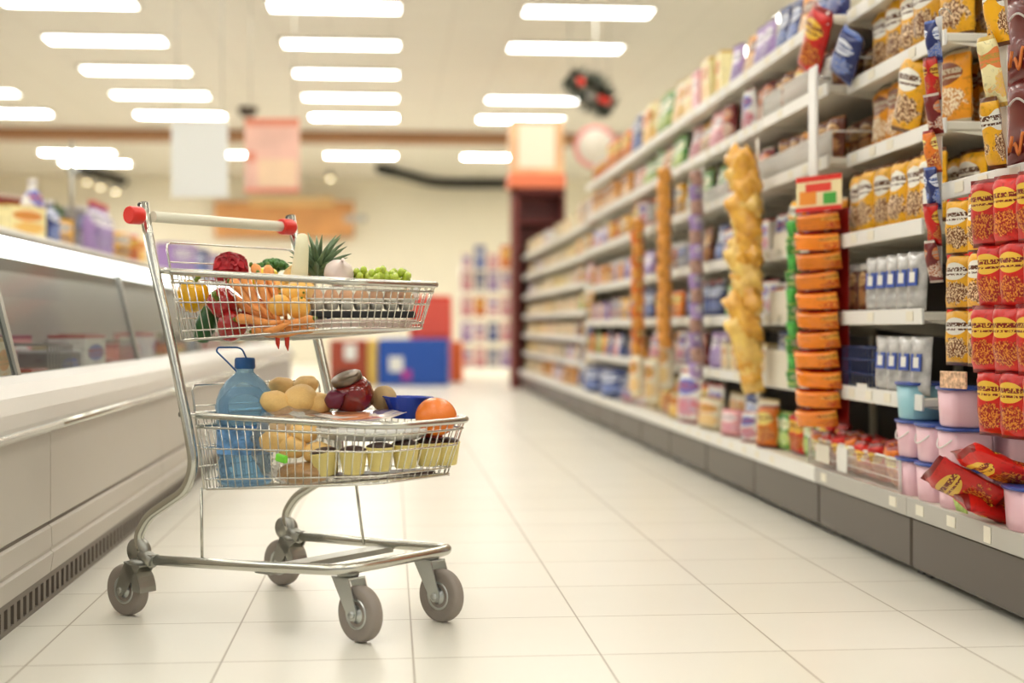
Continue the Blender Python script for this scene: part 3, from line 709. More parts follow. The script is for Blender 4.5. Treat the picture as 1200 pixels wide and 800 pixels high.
# ------------------------------------------------------------------ product kinds
def bag_mesh(wd, ht, t, seed):
    """pillow bag, crimped top and bottom, standing on z=0, width along X"""
    bm = bmesh.new(); n, k = 8, 12; V = {}
    for s in (-1, 1):
        for i in range(n+1):
            for j in range(k+1):
                a, b_ = i/n, j/k; zz = ht*b_
                f = (max(0, 1-abs(2*a-1)**2.6))**.6*(max(0, min(1, b_/.14, (1-b_)/.14)))**.6
                if b_ < .06 or b_ > .94: f = 0
                pinch = 1-.07*f
                x = (a-.5)*wd*pinch; y = s*(t/2*f+.0008)+.010*f*mnoise.noise(Vector((x*28+seed*3,zz*22,s*2+seed)))
                if b_ > .9: y += .006*sin(a*9+seed)
                V[s,i,j] = bm.verts.new((x,y,zz))
        for i in range(n):
            for j in range(k):
                q = (V[s,i,j],V[s,i+1,j],V[s,i+1,j+1],V[s,i,j+1]); bm.faces.new(q if s < 0 else q[::-1]).smooth = True
    for j in range(k):
        for i in (0, n): bm.faces.new((V[-1,i,j],V[-1,i,j+1],V[1,i,j+1],V[1,i,j]))
    for i in range(n):
        for j in (0, k): bm.faces.new((V[-1,i,j],V[-1,i+1,j],V[1,i+1,j],V[1,i,j]))
    return bm
def stand_mesh(wd, ht, t, seed):
    """stand-up pouch: wide oval gusset at the bottom tapering to one flat seal"""
    bm = bmesh.new(); n, k = 20, 10; rings = []
    for j in range(k+1):
        b_ = j/k; th = t*.5*(1-b_**1.6)*(.85+.5*sin(pi*min(1, b_*1.5)))+.001; ring = []
        for i in range(n):
            a = 2*pi*i/n; x = wd/2*cos(a)*(1-.04*sin(pi*b_)); y = th*sin(a)
            p = Vector((x, y+.004*mnoise.noise(Vector((x*30+seed,b_*6,seed)))*(1-b_), ht*b_)); ring.append(bm.verts.new(p))
        rings.append(ring)
    for A, B in zip(rings, rings[1:]):
        for i in range(n): bm.faces.new((A[i],A[(i+1)%n],B[(i+1)%n],B[i])).smooth = True
    bm.faces.new(rings[0][::-1]); bm.faces.new(rings[-1]); return bm
def carton_bm(wd, ht, dp):
    bm = rbox(-wd/2,-dp/2,0,wd/2,dp/2,ht,.003,1)
    bx(bm, -wd*.42,-dp/2-.0006,ht*.62,wd*.42,-dp/2+.001,ht*.66); return bm
def jar_bm(r, h):
    bm = bmesh.new(); lathe(bm, [(r*.8,0),(r,.006),(r,h*.72),(r*.75,h*.84),(r*.74,h*.86)], 16)
    lathe(bm, [(r*.80,h*.86),(r*.82,h*.88),(r*.82,h*.99),(r*.7,h)], 16, mi=1); return bm
def tubround_bm(r, h):
    bm = bmesh.new(); lathe(bm, [(r*.86,0),(r*.9,.003),(r,h*.9)], 24); lathe(bm, [(r*1.04,h*.9),(r*1.06,h*.92),(r*1.06,h*.97),(r*1.0,h)], 24, mi=1); return bm
PAL = {
 'yellow': ((.90,.52,.02),(.90,.88,.80),(.25,.09,.02)), 'golden': ((.85,.40,.02),(.30,.10,.04),(.90,.80,.60)),
 'orange': ((.80,.26,.03),(.92,.80,.30),(.45,.03,.02)), 'red': ((.72,.03,.02),(.90,.62,.10),(.42,.02,.02)),
 'brown': ((.22,.07,.03),(.72,.50,.25),(.62,.30,.12)), 'dark red': ((.25,.02,.02),(.75,.30,.12),(.80,.70,.60)),
 'cream': ((.82,.76,.60),(.75,.40,.15),(.80,.60,.25)), 'white': ((.84,.83,.80),(.20,.25,.60),(.70,.15,.15)),
 'lilac': ((.48,.34,.62),(.90,.88,.90),(.25,.15,.45)), 'navy blue': ((.03,.05,.20),(.75,.78,.85),(.15,.25,.60)),
 'green': ((.10,.36,.07),(.85,.86,.70),(.55,.68,.15)), 'pale pink': ((.82,.45,.45),(.92,.90,.88),(.65,.20,.30)),
 'silver grey': ((.36,.35,.34),(.20,.28,.60),(.80,.80,.78)), 'pale yellow': ((.88,.80,.48),(.80,.30,.10),(.85,.60,.15)),
}
PM = {k: print_mat(k+' print', *v) for k, v in PAL.items()}
M_capw = mat('jar lid', (.75,.72,.68), .4)
M_capr = mat('red lid', (.55,.04,.03), .4)
M_jarb = mat('brown paste in jar', (.30,.12,.05), .2, coat=.5)
_cache = {}
KCOUNT = {}
def prod(kind, col, size, seed=0):
    key = (kind, col, size, seed)
    if key not in _cache:
        wd, ht, dp = size
        if kind == 'snack_bag': me = mesh_of('snack_bag', bag_mesh(wd,ht,dp,seed), PM[col])
        elif kind == 'standup_pouch': me = mesh_of(kind, stand_mesh(wd,ht,dp,seed), PM[col])
        elif kind == 'carton': me = mesh_of('carton', carton_bm(wd,ht,dp), [PM[col], M_cream])
        elif kind == 'jar': me = mesh_of('jar', jar_bm(wd/2,ht), [PM[col], M_capw])
        elif kind == 'bottle': 
            bm = bmesh.new(); r = wd/2
            lathe(bm, [(r*.85,0),(r,.005),(r,ht*.6),(r*.85,ht*.72),(r*.36,ht*.84),(r*.34,ht*.92)], 16)
            lathe(bm, [(r*.42,ht*.91),(r*.42,ht),(r*.3,ht*1.005)], 12, mi=1); me = mesh_of('bottle', bm, [PM[col], M_capr if seed % 2 else M_capw])
        _cache[key] = me
    return _cache[key]
CATS = {'snack_bag':'snack bag','standup_pouch':'pouch','carton':'box','jar':'jar','bottle':'bottle'}

# ------------------------------------------------------------------ right-hand gondola
PIT = .87; Y0 = 3.03; NB = 15; XF = 1.50; XB = 1.97
LV = [.218,.50,.745,1.0,1.285,1.535,1.775]       # shelf top heights
LVF = [.218,.42,.62,.83,1.05,1.27,1.50]
M_strip = mat('shelf edge strip', (.84,.83,.78), .35)
M_face = mat('grey price rail', (.45,.43,.38), .4)
M_lav = mat('lavender price strip', (.45,.38,.72), .5)
bm = rbox(XF,-PIT/2+.004,-.028,XB,PIT/2-.004,-.002,.004,1); bm.verts.ensure_lookup_table()
me_shelf = mesh_of('shelf', bm, M_cream)
bm = rbox(-.007,-PIT/2+.004,-.036,.002,PIT/2-.004,.010,.002,1); me_strip = mesh_of('price_strip', bm, M_strip)
bm = rbox(-.0015,-.028,-.014,.0005,.028,.014,.0004,1); me_tag = mesh_of('price_tag', bm, M_tag)
bm = bmesh.new(); prism_xz(bm, [(XF+.01,-.03),(XB,-.03),(XB,-.085),(XB-.12,-.075)], -.003, .003); me_brk = mesh_of('bracket', bm, M_cream)
nth = ord_
def bayname(i): return 'nearest' if i == 0 else nth(i)
bays = []
def bay(i):
    y = Y0+PIT*(i+.5); far = i >= 9
    b = thing('shelving_bay', f'cream metal shelving bay on the right, {nth(i)} from the camera', 'shelving', (0,y,0), 0, 'shelving bays along the right side')
    h = PIT/2
    bm = rbox(1.462,-h+.006,.022,XB,h-.006,.165,.006,1); k = obj('kick_plate', bm, M_kick, b)
    bm = bmesh.new()
    for s in (-1, 1): bx(bm, 1.50, s*(h-.03)-.02, 0, 1.55, s*(h-.03)+.02, .024)
    obj('foot', bm, M_black, b)
    bm = rbox(1.455,-h+.002,.165,XB,h-.002,.215,.006,2); d = obj('base_deck', bm, M_cream, b)
    bm = rbox(1.447,-h+.002,.168,1.4552,h-.002,.222,.002,1); obj('price_rail', bm, M_face if i < 2 else M_strip, d)
    top = LVF[6] if far else LV[6]
    bm = bmesh.new(); bx(bm, XB,-h,0,XB+.03,h,top+.02); obj('back_panel', bm, M_dark, b)
    bm = bmesh.new(); bx(bm, XB-.02,-h+.001,.2,XB+.0,-h+.028,top+.03); obj('upright', bm, M_cream, b)
    L = (LVF if far else LV)[1:]
    if i == 0: L = [1.083]
    for z in L:
        s = obj('shelf', me_shelf, None, b, loc=(.066 if (i == 1 and z > 1.2) else 0,0,z))
        obj('price_strip', me_strip, None, s, loc=(XF,0,-.002))
        if i < 6:
            rnd = random.Random(int(i*100+z*50))
            for q in range(5):
                if rnd.random() < .75: obj('price_tag', me_tag, None, s, loc=(XF-.0085,-.34+.17*q+rnd.uniform(-.02,.02),-.014))
        obj('bracket', me_brk, None, s, loc=(0,-h+.01,0))
    if i < 8:
        rnd = random.Random(i)
        for q in range(4):
            if rnd.random() < .7: obj('price_tag', me_tag, None, d, loc=(1.4465,-.33+.22*q,.196))
    return b
for i in range(NB): bays.append(bay(i))

# products on the shelves ----------------------------------------------------
# per bay and level: (kind, colour, (w,h,d), clutter)
ALT = ['golden','dark red','yellow','orange','navy blue','pale pink','golden','brown','white','orange','green']
S = {}; BAGK = ('snack_bag','standup_pouch')
for i in range(1, NB):
    for l in range(7): S[i,l] = None
big = (.145,.21,.055); med = (.125,.185,.05); smal = (.10,.15,.04)
rndp = random.Random(11)
S.update({(1,5):('snack_bag','yellow',(.15,.225,.06)),(1,4):('snack_bag','golden',(.15,.215,.06)),(1,3):('snack_bag','yellow',(.13,.215,.05)),
 (1,2):('jar','brown',(.075,.165,.07)),(1,1):('snack_bag','navy blue',(.14,.19,.07)),(1,0):None,(1,6):('snack_bag','orange',big),
 (2,6):('snack_bag','navy blue',med),(2,5):('snack_bag','brown',(.13,.15,.05)),(2,4):('snack_bag','brown',(.12,.15,.05)),(2,3):('snack_bag','golden',smal),(2,2):('jar','dark red',(.07,.13,.07)),(2,1):('snack_bag','navy blue',med),(2,0):('snack_bag','red',smal),
 (3,6):('snack_bag','lilac',med),(3,5):('snack_bag','dark red',med),(3,4):('snack_bag','dark red',smal),(3,3):('carton','white',(.12,.14,.06)),(3,2):('snack_bag','white',smal),(3,1):('carton','cream',(.12,.13,.06)),(3,0):('snack_bag','cream',med),
 (4,6):('carton','pale yellow',(.15,.22,.07)),(4,5):('snack_bag','pale pink',med),(4,4):('snack_bag','green',med),(4,3):('snack_bag','navy blue',med),(4,2):('bottle','navy blue',(.07,.18,.07)),(4,1):('snack_bag','lilac',med),(4,0):('snack_bag','white',big),
 (5,6):('snack_bag','cream',(.16,.24,.07)),(5,5):('snack_bag','green',(.15,.19,.06)),(5,4):('snack_bag','yellow',med),(5,3):('jar','silver grey',(.08,.15,.07)),(5,2):('snack_bag','orange',smal),(5,1):('snack_bag','white',med),(5,0):('snack_bag','pale yellow',big),
 (6,6):('snack_bag','pale yellow',(.17,.26,.07)),(6,5):('snack_bag','green',(.15,.17,.06)),(6,4):('snack_bag','orange',med),(6,3):('snack_bag','lilac',smal),(6,2):('snack_bag','navy blue',med),(6,1):('snack_bag','pale pink',smal),(6,0):('snack_bag','cream',med),
 (7,6):('snack_bag','orange',(.13,.22,.06)),(7,5):('snack_bag','golden',med),(7,4):('snack_bag','yellow',smal),(7,3):('jar','lilac',(.08,.15,.07)),(7,2):('snack_bag','yellow',smal),(7,1):('snack_bag','navy blue',smal),(7,0):('snack_bag','navy blue',med),
 (8,6):('jar','red',(.09,.16,.09)),(8,5):('snack_bag','golden',med),(8,4):('snack_bag','lilac',smal),(8,3):('snack_bag','golden',smal),(8,2):('carton','lilac',(.1,.13,.06)),(8,1):('snack_bag','orange',smal),(8,0):('snack_bag','navy blue',med),
 (9,6):('carton','white',(.12,.20,.07)),(9,5):('snack_bag','yellow',smal),(9,4):('snack_bag','pale pink',smal),(9,3):('snack_bag','yellow',smal),(9,2):('snack_bag','navy blue',smal),(9,1):('snack_bag','cream',smal),(9,0):('snack_bag','navy blue',med)})
for i in range(10, NB):
    for l in range(7): S[i,l] = ('carton', ['cream','pale yellow','cream','cream','white','cream','cream'][(i+l) % 7], (.16,.115 if l < 6 else .15,.09))
S[10,0] = ('snack_bag','golden',smal); S[12,0] = ('snack_bag','golden',smal)
for k_, v_ in list(S.items()):
    if v_ and v_[0] == 'snack_bag' and v_[1] in ('lilac','white','pale pink','cream','navy blue','green'): S[k_] = ('standup_pouch',)+v_[1:]
S[1,1] = None
SHN = ['base deck','lowest shelf','second shelf','third shelf','fourth shelf','fifth shelf','top shelf']
for (i, l), sp in sorted(S.items()):
    if not sp: continue
    kind, col, size = sp; wd, ht, dp = size
    z = (LVF if i >= 9 else LV)[l]; gap = 0.012
    y0, y1 = Y0+PIT*i+.03, Y0+PIT*(i+1)-.03
    if kind in BAGK and i <= 9: pitch = wd*1.0
    else: pitch = wd+gap
    n = int((y1-y0-wd)/pitch)+1; r = random.Random(i*31+l)
    if i >= 6 and kind in BAGK: n = min(n, 5); pitch = (y1-y0-wd)/max(1, n-1)
    xf = (XF if l else 1.50)+.03+(.066 if (i == 1 and l >= 4) else 0)
    sn = SHN[l]
    grp = f'{CATS[kind]}s on the {sn} of shelving bay {nth(i)} from camera'
    for k in range(n):
        y = y0+wd/2+pitch*k
        if i == 1 and l == 2 and y < 4.42: continue
        if (i == 5 and l == 4 and k == 2) or r.random() < .03: continue
        if i >= 2 and i < 10 and (k//2) % 2: cc = ALT[(i*5+l*3) % len(ALT)]
        else: cc = col
        if i == 9 and k % 3 == 2: cc = 'cream'
        me = prod(kind, cc, size, k % 3 if kind in BAGK else (k % 2 if kind == 'bottle' else 0))
        jit = r.uniform(-.09,.09) if kind in BAGK else r.uniform(-.05,.05)
        edge = .16 if (kind in BAGK and i <= 9) else 0
        o = obj(kind, me, None, loc=(xf+dp/2+r.uniform(-.015,.015), y, z), rot=(0, 0, 0))
        o.rotation_euler = (r.uniform(-.10,.03) if kind in BAGK else 0, 0, -pi/2+edge+jit)
        nm = {'snack_bag':'snack bag','standup_pouch':'standing pouch','carton':'box','jar':'lidded jar','bottle':'bottle'}[kind]
        tag(o, f'{cc} {nm}, {nth(k)} from near end of {sn}, {nth(i)} bay from camera', CATS[kind], grp)
        if i <= 3 and kind == 'snack_bag' and l in (3,4,5):       # second rank behind, glimpsed through gaps
            o2 = o.copy(); C.objects.link(o2); o2.location.x += .12
            o2['label'] = f'{cc} snack bag behind the {nth(k)} one of {sn}, {nth(i)} bay'
            o2['group'] = grp

# wire fences on shelves (bay third from the camera) and on the base deck
def fence(y0, y1, z0, z1, x, label, step=.020, grp=None, wr=.0024):
    e = thing('wire_fence', label, 'wire divider', (x, (y0+y1)/2, z0), 0, grp); L_ = y1-y0
    bm = bmesh.new(); n = int(L_/step)
    for k in range(n+1): tube(bm, [(0,-L_/2+L_*k/n,0),(0,-L_/2+L_*k/n,z1-z0)], wr, 5)
    for f in (0,.33,.66): tube(bm, [(0,-L_/2,(z1-z0)*f+.002),(0,L_/2,(z1-z0)*f+.002)], .0016, 5)
    obj('grid', bm, M_white, e)
    bm = bmesh.new(); tube(bm, [(0,-L_/2,0),(0,-L_/2,z1-z0),(0,L_/2,z1-z0),(0,L_/2,0)], .004, 8); obj('frame', bm, M_white, e)
    bm = bmesh.new()
    for s in (-1, 1): tube(bm, [(0,s*L_/2,z1-z0),(.25,s*L_/2,z1-z0)], .003, 6)
    obj('side_rail', bm, M_white, e)
    return e
g = 'white wire fences on shelf edges'
fence(4.79,5.68,1.535,1.63,XF+.012,'white wire fence on the upper shelf edge left of the white post',.014,g)
fence(4.79,5.95,1.285,1.375,XF+.012,'white wire fence on shelf edge one level under the upper fence',.014,g)
fence(6.3,7.2,1.285,1.355,XF+.012,'smaller white wire fence further along, above the hanging brown packs',.016,g)
fb = fence(4.0,4.90,.222,.315,1.468,'white wire fence around red packs on base deck left of pink tubs',.019,g,.0015)
bm = rbox(-.002,-.075,.018,0,.075,.078,.0008,1); obj('price_card', bm, M_tag, fb, loc=(-.004,.28,0))
bm = rbox(-.0015,-.05,.006,.0015,.05,.088,.0008,1); obj('white_card', bm, M_white, fb, loc=(-.002,.08,0))
for i, (y, z, zz, x) in enumerate([(5.30,1.0,1.09,XF-.006),(5.35,.745,.87,XF-.006),(5.42,.50,.64,XF-.006),(6.05,1.0,1.09,XF-.006)]):
    bm = rbox(-.004,-.16,0,.004,.16,zz-z,.003,1)
    tag(obj('shelf_divider', bm, M_cream, loc=(x,y,z-.03)), f'cream divider panel on shelf edge, {["upper one beside big yellow strip","middle one beside big yellow strip","lowest one beside big yellow strip","one left of the big yellow strip"][i]}', 'divider')
# white acrylic post carrying the orange strip
p = at(955,140,4.86); e = thing('strip_post', 'white translucent post in front of wire fence above the orange hanging strip', 'post', (1.44,4.76,1.19))
bm = rbox(-.006,-.042,0,.006,.042,.40,.004,1); obj('blade', bm, mat('translucent white plastic', (.80,.79,.76), .3), e)
bm = bmesh.new(); tube(bm, [(0,0,.36),(.06,0,.36)], .005, 8); obj('hook', bm, M_chrome, e)

# hanging strips ---------------------------------------------------------------
def strip(px, zt, zb, x, y, wd, n, cols, label, bulge=.05, card=None, tilt=.6, mname='pack', backing=None, rz=.5, hk=1.18, wide=None):
    """a vertical chain of packs hung from the shelf edge"""
    e = thing('hanging_strip', label, 'hanging strip', (x,y,zt), rz)
    H_ = zt-zb
    bm = rbox(-.003,-.012,-H_,0,.012,.02,.001,1); obj('backing', bm, backing or M_white, e)
    bm = bmesh.new(); tube(bm, fillet([(0,0,.02),(0,0,.04),(.03,0,.045),(.045,0,.03)], .01), .002, 6); obj('hook', bm, M_chrome, e)
    ph = H_/n
    ms = []
    for s in range(3):
        bmp = bag_mesh(wd, ph*hk, bulge*1.15, s+5)
        for v in bmp.verts: v.co = Vector((v.co.y, v.co.x, v.co.z))
        ms.append(bmp)
    mss = {}
    for k in range(n):
        c = cols[k % len(cols)]; key = (k % 3, c)
        if key not in mss:
            b2 = ms[k % 3].copy(); mss[key] = mesh_of(mname, b2, PM[c] if isinstance(c, str) else c)
        o = obj(mname, mss[key], None, e, loc=(-bulge*.55-.004*(k % 2), .004*sin(k*2), -ph*(k+1)-.01), rot=(.04*sin(k*1.7), -tilt*.35, .06*sin(k)))
    if wide:
        obj('wide_backing', rbox(.002,-wd*.47,-H_,.005,wd*.47,.0,.001,1), wide, e)
    if card:
        xx = -bulge*.6; bm = rbox(xx,-wd*.54,-.01,xx+.004,wd*.54,.11,.002,1); hc = obj('header_card', bm, mat('cream header card', (.88,.74,.42), .45), e)
        for nm_, y0_, z0_, y1_, z1_, cc_ in (('red_band',-.54,.092,.54,.11,(.75,.03,.02)),('red_foot',-.54,-.01,.54,.006,(.75,.03,.02)),('green_mark',-.42,.012,-.12,.05,(.06,.38,.05)),('orange_mark',.05,.014,.45,.06,(.88,.30,.03)),('red_mark',-.3,.056,.3,.084,(.78,.05,.03))):
            obj(nm_, rbox(xx-.0015,wd*y0_,z0_,xx+.0005,wd*y1_,z1_,.0004,1), mat(nm_+' ink', cc_, .45), hc)
    return e
M_card = print_mat('header card print', (.90,.85,.72), (.15,.45,.10), (.80,.15,.05))
M_orpk = print_mat('orange puffed snack', (.92,.33,.03), (.95,.55,.10), (.62,.03,.01), .25, (.40,.008,.005))
M_ylpk = mat('golden crinkled film', (1.0,.60,.15), .25, var=.2, vscale=18, coat=.4)
M_brpk = mat('lilac brown packs', (.45,.27,.22), .35, var=.4, vscale=50)
M_orst = mat('amber packs', (.76,.33,.06), .35, var=.35, vscale=40)
M_grpk = mat('green strip packs', (.08,.46,.07), .35, var=.5, vscale=40)
strip(957,1.10,.375,1.475,4.71,.195,11,[M_orpk],'wide orange and red hanging strip of puffed snacks with bright header card',.075,M_card,mname='pack',hk=.93,wide=mat('deep red backing film', (.30,.008,.005), .35))
strip(930,1.08,.49,1.45,4.98,.05,10,[M_grpk,'green'],'narrow green hanging strip just left of wide orange one',.03,backing=mat('green strip', (.04,.45,.06), .4))
# big golden cluster of long bags
e = thing('hanging_strip', 'tall golden yellow cluster of crinkled bags hanging before the shelves', 'hanging strip', (1.44,5.50,1.42), .35)
rnd = random.Random(3); mes = []
for s in range(4):
    bmp = bag_mesh(.095,.20,.075,s+9)
    for v in bmp.verts: v.co = Vector((v.co.y+.012*mnoise.noise(v.co*50), v.co.x, v.co.z))
    mes.append(mesh_of('golden_bag', bmp, M_ylpk if s % 2 else mat('amber crinkled film', (.98,.44,.06), .25, var=.3, vscale=18, coat=.4)))
bm = rbox(-.003,-.012,-1.0,0,.012,.02,.001,1); obj('backing', bm, M_white, e)
for k in range(34):
    z = -.18-.80*k/33; obj('golden_bag', mes[(k*7//3) % 4], None, e, loc=(-.035+.02*(k % 2), .030*(-1,0,1,0)[k % 4]*(1-.4*(k > 28)-.6*(k < 2)), z), rot=(-.30*(1,0,-1,.6)[k % 4]-.25+rnd.uniform(-.1,.1), -.12, rnd.uniform(-.5,.5)))
strip(823,1.43,.47,1.45,6.55,.06,14,[M_brpk,'lilac'],'narrow lilac and brown hanging strip left of tall golden cluster',.05)
strip(790,1.52,.60,1.44,7.25,.075,13,[M_orst],'narrow amber hanging strip, second one left of golden cluster',.06)
strip(757,1.32,.55,1.44,8.05,.08,11,[M_orst,'orange'],'narrow amber hanging strip, furthest one along the right shelves',.06)
strip(1100,1.52,.83,1.48,3.74,.05,7,['navy blue','red','dark red','orange'],'thin hanging strip of blue and red packs at the near shelf end',.02,rz=.4)
strip(1163,1.82,1.09,1.47,3.31,.06,5,['yellow','pale yellow'],'thin yellow hanging strip beside the big maroon bags, upper right',.03,rz=.4)
# peanuts bags at the foot of amber strips
for i, (px,py,zc,w_) in enumerate([(752,440,8.3,'left one'),(776,446,7.8,'middle one'),(800,428,7.4,'right one')]):
    q = at(px,py,zc); o = obj('snack_bag', prod('snack_bag','cream',(.11,.26,.07),i), None, loc=(1.43,q.y,q.z-.13), rot=(0,0,-pi/2+.4))
    tag(o, f'cream bag hanging low under the amber strips, {w_}', 'snack bag')

# nearest bay ------------------------------------------------------------------
def hang_bag(col, y, z, size, label, x=1.46, edge=.35, m=None, tiltx=0, name='snack_bag', cat='snack bag', grp=None):
    o = obj(name, prod('snack_bag', col, size, int(y*100) % 3), None, loc=(x,y,z), rot=(tiltx,0,-pi/2+edge)); tag(o, label, cat, grp); return o
# big maroon bags with orange squiggle lettering
M_mar = mat('maroon film', (.20,.018,.015), .28, coat=.4)
M_orl = mat('orange lettering', (.85,.25,.05), .4); M_whl = mat('white lettering', (.85,.82,.78), .4)
bmp = bag_mesh(.26,.215,.05,2); me_mb = mesh_of('maroon_bag', bmp, M_mar)
bm = bmesh.new()
for k in range(6):
    x0 = -.10+.036*k
    tube(bm, [(x0+.030*t, 0, .035+.020*sin(t*7+k)+.028*t+.06*0) for t in [j/8 for j in range(9)]], .0042, 6)
me_l1 = mesh_of('lettering', bm, M_orl)
bm = bmesh.new(); tube(bm, [(-.08+.16*t,0,.150+.012*sin(t*11)+.02*t) for t in [j/20 for j in range(21)]], .003, 6); me_l2 = mesh_of('small_lettering', bm, M_whl)
for k in range(4):
    o = obj('maroon_bag', me_mb, None, loc=(1.55,3.27,1.085+.205*k), rot=(0,0,-pi/2+.35))
    tag(o, f'large maroon bag with orange lettering at upper right, {["lowest","second","third","topmost"][k]} of the column', 'snack bag', 'maroon bags in the upper right corner')
    obj('lettering', me_l1, None, o, loc=(0,-.031,0)); obj('small_lettering', me_l2, None, o, loc=(0,-.031,0))
# yellow and red chains under the shelf edge
for j, (y, x, col, nm) in enumerate([(3.575,1.47,'yellow','left yellow'),(3.50,1.50,'golden','narrow golden middle'),(3.435,1.47,'yellow','right yellow')]):
    for k in range(3):
        o = obj('snack_bag', prod('snack_bag', col, (.105 if j != 1 else .07,.150,.04), k), None, loc=(x,y,.600+.142*k), rot=(0,0,-pi/2+.32))
        tag(o, f'{col} hanging bag, {["lowest","middle","top"][k]} of the {nm} column over the pink tubs', 'snack bag', 'yellow bags hanging above the pink tubs')
        bm = bmesh.new(); bx(bm, -.045 if j != 1 else -.03,-.004,.136,.045 if j != 1 else .03,.004,.150); obj('seal', bm, M_red, o)
for j, (y, nm) in enumerate([(3.34,'left'),(3.235,'middle'),(3.13,'right')]):
    for k in range(4):
        o = obj('snack_bag', prod('snack_bag', 'red', (.105,.165,.05), (k+j) % 3), None, loc=(1.462-.012*(k % 2)+.01*j,y+.01*(k % 2),.435+.153*k), rot=(.05,0,-pi/2+.35))
        tag(o, f'shiny red hanging bag, {["lowest","second lowest","second highest","top"][k]} of the {nm} red column', 'snack bag', 'red bags hanging at the right edge')
bm = rbox(-.05,-.004,-.022,.05,.004,.022,.002,1)
o = obj('shelf_card', bm, mat('orange printed card', (.80,.45,.28), .5, var=.5, vscale=90), loc=(1.43,3.52,.565), rot=(0,0,-pi/2+.3)); tag(o, 'small orange and white printed card under yellow hanging bags', 'card')
# tubs
M_pink = mat('pale pink plastic', (.82,.52,.58), .32); M_teal = mat('pale blue plastic', (.30,.58,.66), .32); M_lid = mat('blue lid', (.03,.07,.33), .3)
def make_tub(m, r=.070, h=.108):
    def sq(th, z, q): return q*(1/max(abs(cos(th)),abs(sin(th)))*.40+.60)/1.02
    bmb = bmesh.new(); lathe(bmb, [(r*.84,0),(r*.88,.004),(r*.97,h*.93)], 40, fn=sq)
    bml = bmesh.new(); lathe(bml, [(r*.98,h*.91),(r*1.04,h*.915),(r*1.04,h*.97),(r*1.0,h*.99),(r*.3,h*.992)], 40, fn=sq)
    bmh = bmesh.new(); tube(bmh, [(r*1.03*cos(a),r*1.03*sin(a)*1.0,h*.80-.030*sin(a-pi*.0)*0-.034*sin((a-pi*.72)/(pi*.56)*pi)) for a in [pi*.72+pi*.56*j/12 for j in range(13)]], .0022, 6)
    return mesh_of('tub_body', bmb, m), mesh_of('lid', bml, M_lid), mesh_of('handle', bmh, M_white)
tp = make_tub(M_pink); tt = make_tub(M_teal)
def tub(m3, x, y, z, label, h=True, rot=(0,0,0), grp='plastic tubs stacked on the base deck'):
    e = thing('lidded_tub', label, 'tub', (x,y,z), 0, grp); e.rotation_euler = rot
    obj('tub_body', m3[0], None, e); obj('lid', m3[1], None, e)
    if h: obj('handle', m3[2], None, e)
    return e
zs = [.2155,.3245,.4335]
for k, z in enumerate(zs):
    lv = ['bottom','middle','top'][k]
    for j, y in enumerate([3.70,3.86,4.015]):
        if k == 2 and j == 1: continue
        teal = (k == 2 and j == 2)
        tub(tt if teal else tp, 1.535, y, z, ('pale blue tub with dark blue lid on top of the left pink stack' if teal else f'pale pink tub with dark blue lid, {lv} layer, {["right","middle","left"][j]} stack'), h=(k == 1))
for k in range(2): 
    for j, y in enumerate([3.70,3.86,4.015]): tub(tp, 1.69, y, zs[k], f'pale pink tub in the rear row behind the {["right","middle","left"][j]} front stack, {["bottom","middle"][k]} layer', h=False)
tub(tp, 1.53, 3.27, .2155, 'pale pink tub with blue lid at lower right edge beneath fallen red bags', h=False)
for k,(y,z,rx,ry,x) in enumerate([(3.40,.26,-.5,1.0,1.50),(3.33,.325,-.2,1.15,1.55),(3.44,.225,.3,1.25,1.58)]):
    o = obj('snack_bag', prod('snack_bag','red',(.14,.19,.05),k), None, loc=(x,y,z), rot=(ry,rx,-pi/2)); tag(o, f'glossy red bag slumped beside the pink tubs at lower right, {["front one","upper one","rear one"][k]}', 'snack bag')
bm = rbox(-.035,-.002,0,.035,.002,.05,.001,1); o = obj('shelf_card', bm, mat('green yellow card', (.45,.60,.15), .5, var=.4, vscale=60), loc=(1.47,3.56,.222), rot=(.3,0,-pi/2)); tag(o, 'green and yellow card on deck edge at lower right', 'card')
bm = rbox(-.02,-.001,-.02,.02,.001,.02,.0005,1); o = obj('price_label', bm, M_tag, loc=(1.4455,3.35,.195), rot=(0,0,-pi/2)); tag(o, 'cream price label clipped to rail at lower right edge', 'label')
# red packs inside the base fence
rnd = random.Random(21)
for k in range(14):
    y = 4.12+.118*(k % 7); o = obj('snack_bag', prod('snack_bag', 'red' if k % 3 else 'orange', (.11,.13,.045), k % 3), None, loc=(1.52+.085*(k//7), y, .224), rot=(.30+.12*rnd.random(), rnd.uniform(-.12,.12), -pi/2+rnd.uniform(-.1,.2)))
    tag(o, f'{"red" if k % 3 else "orange"} snack pack inside the base deck fence, {nth(k % 7)} from pink tubs, {"front" if k < 7 else "rear"} row', 'snack bag', 'red packs inside the base deck fence')
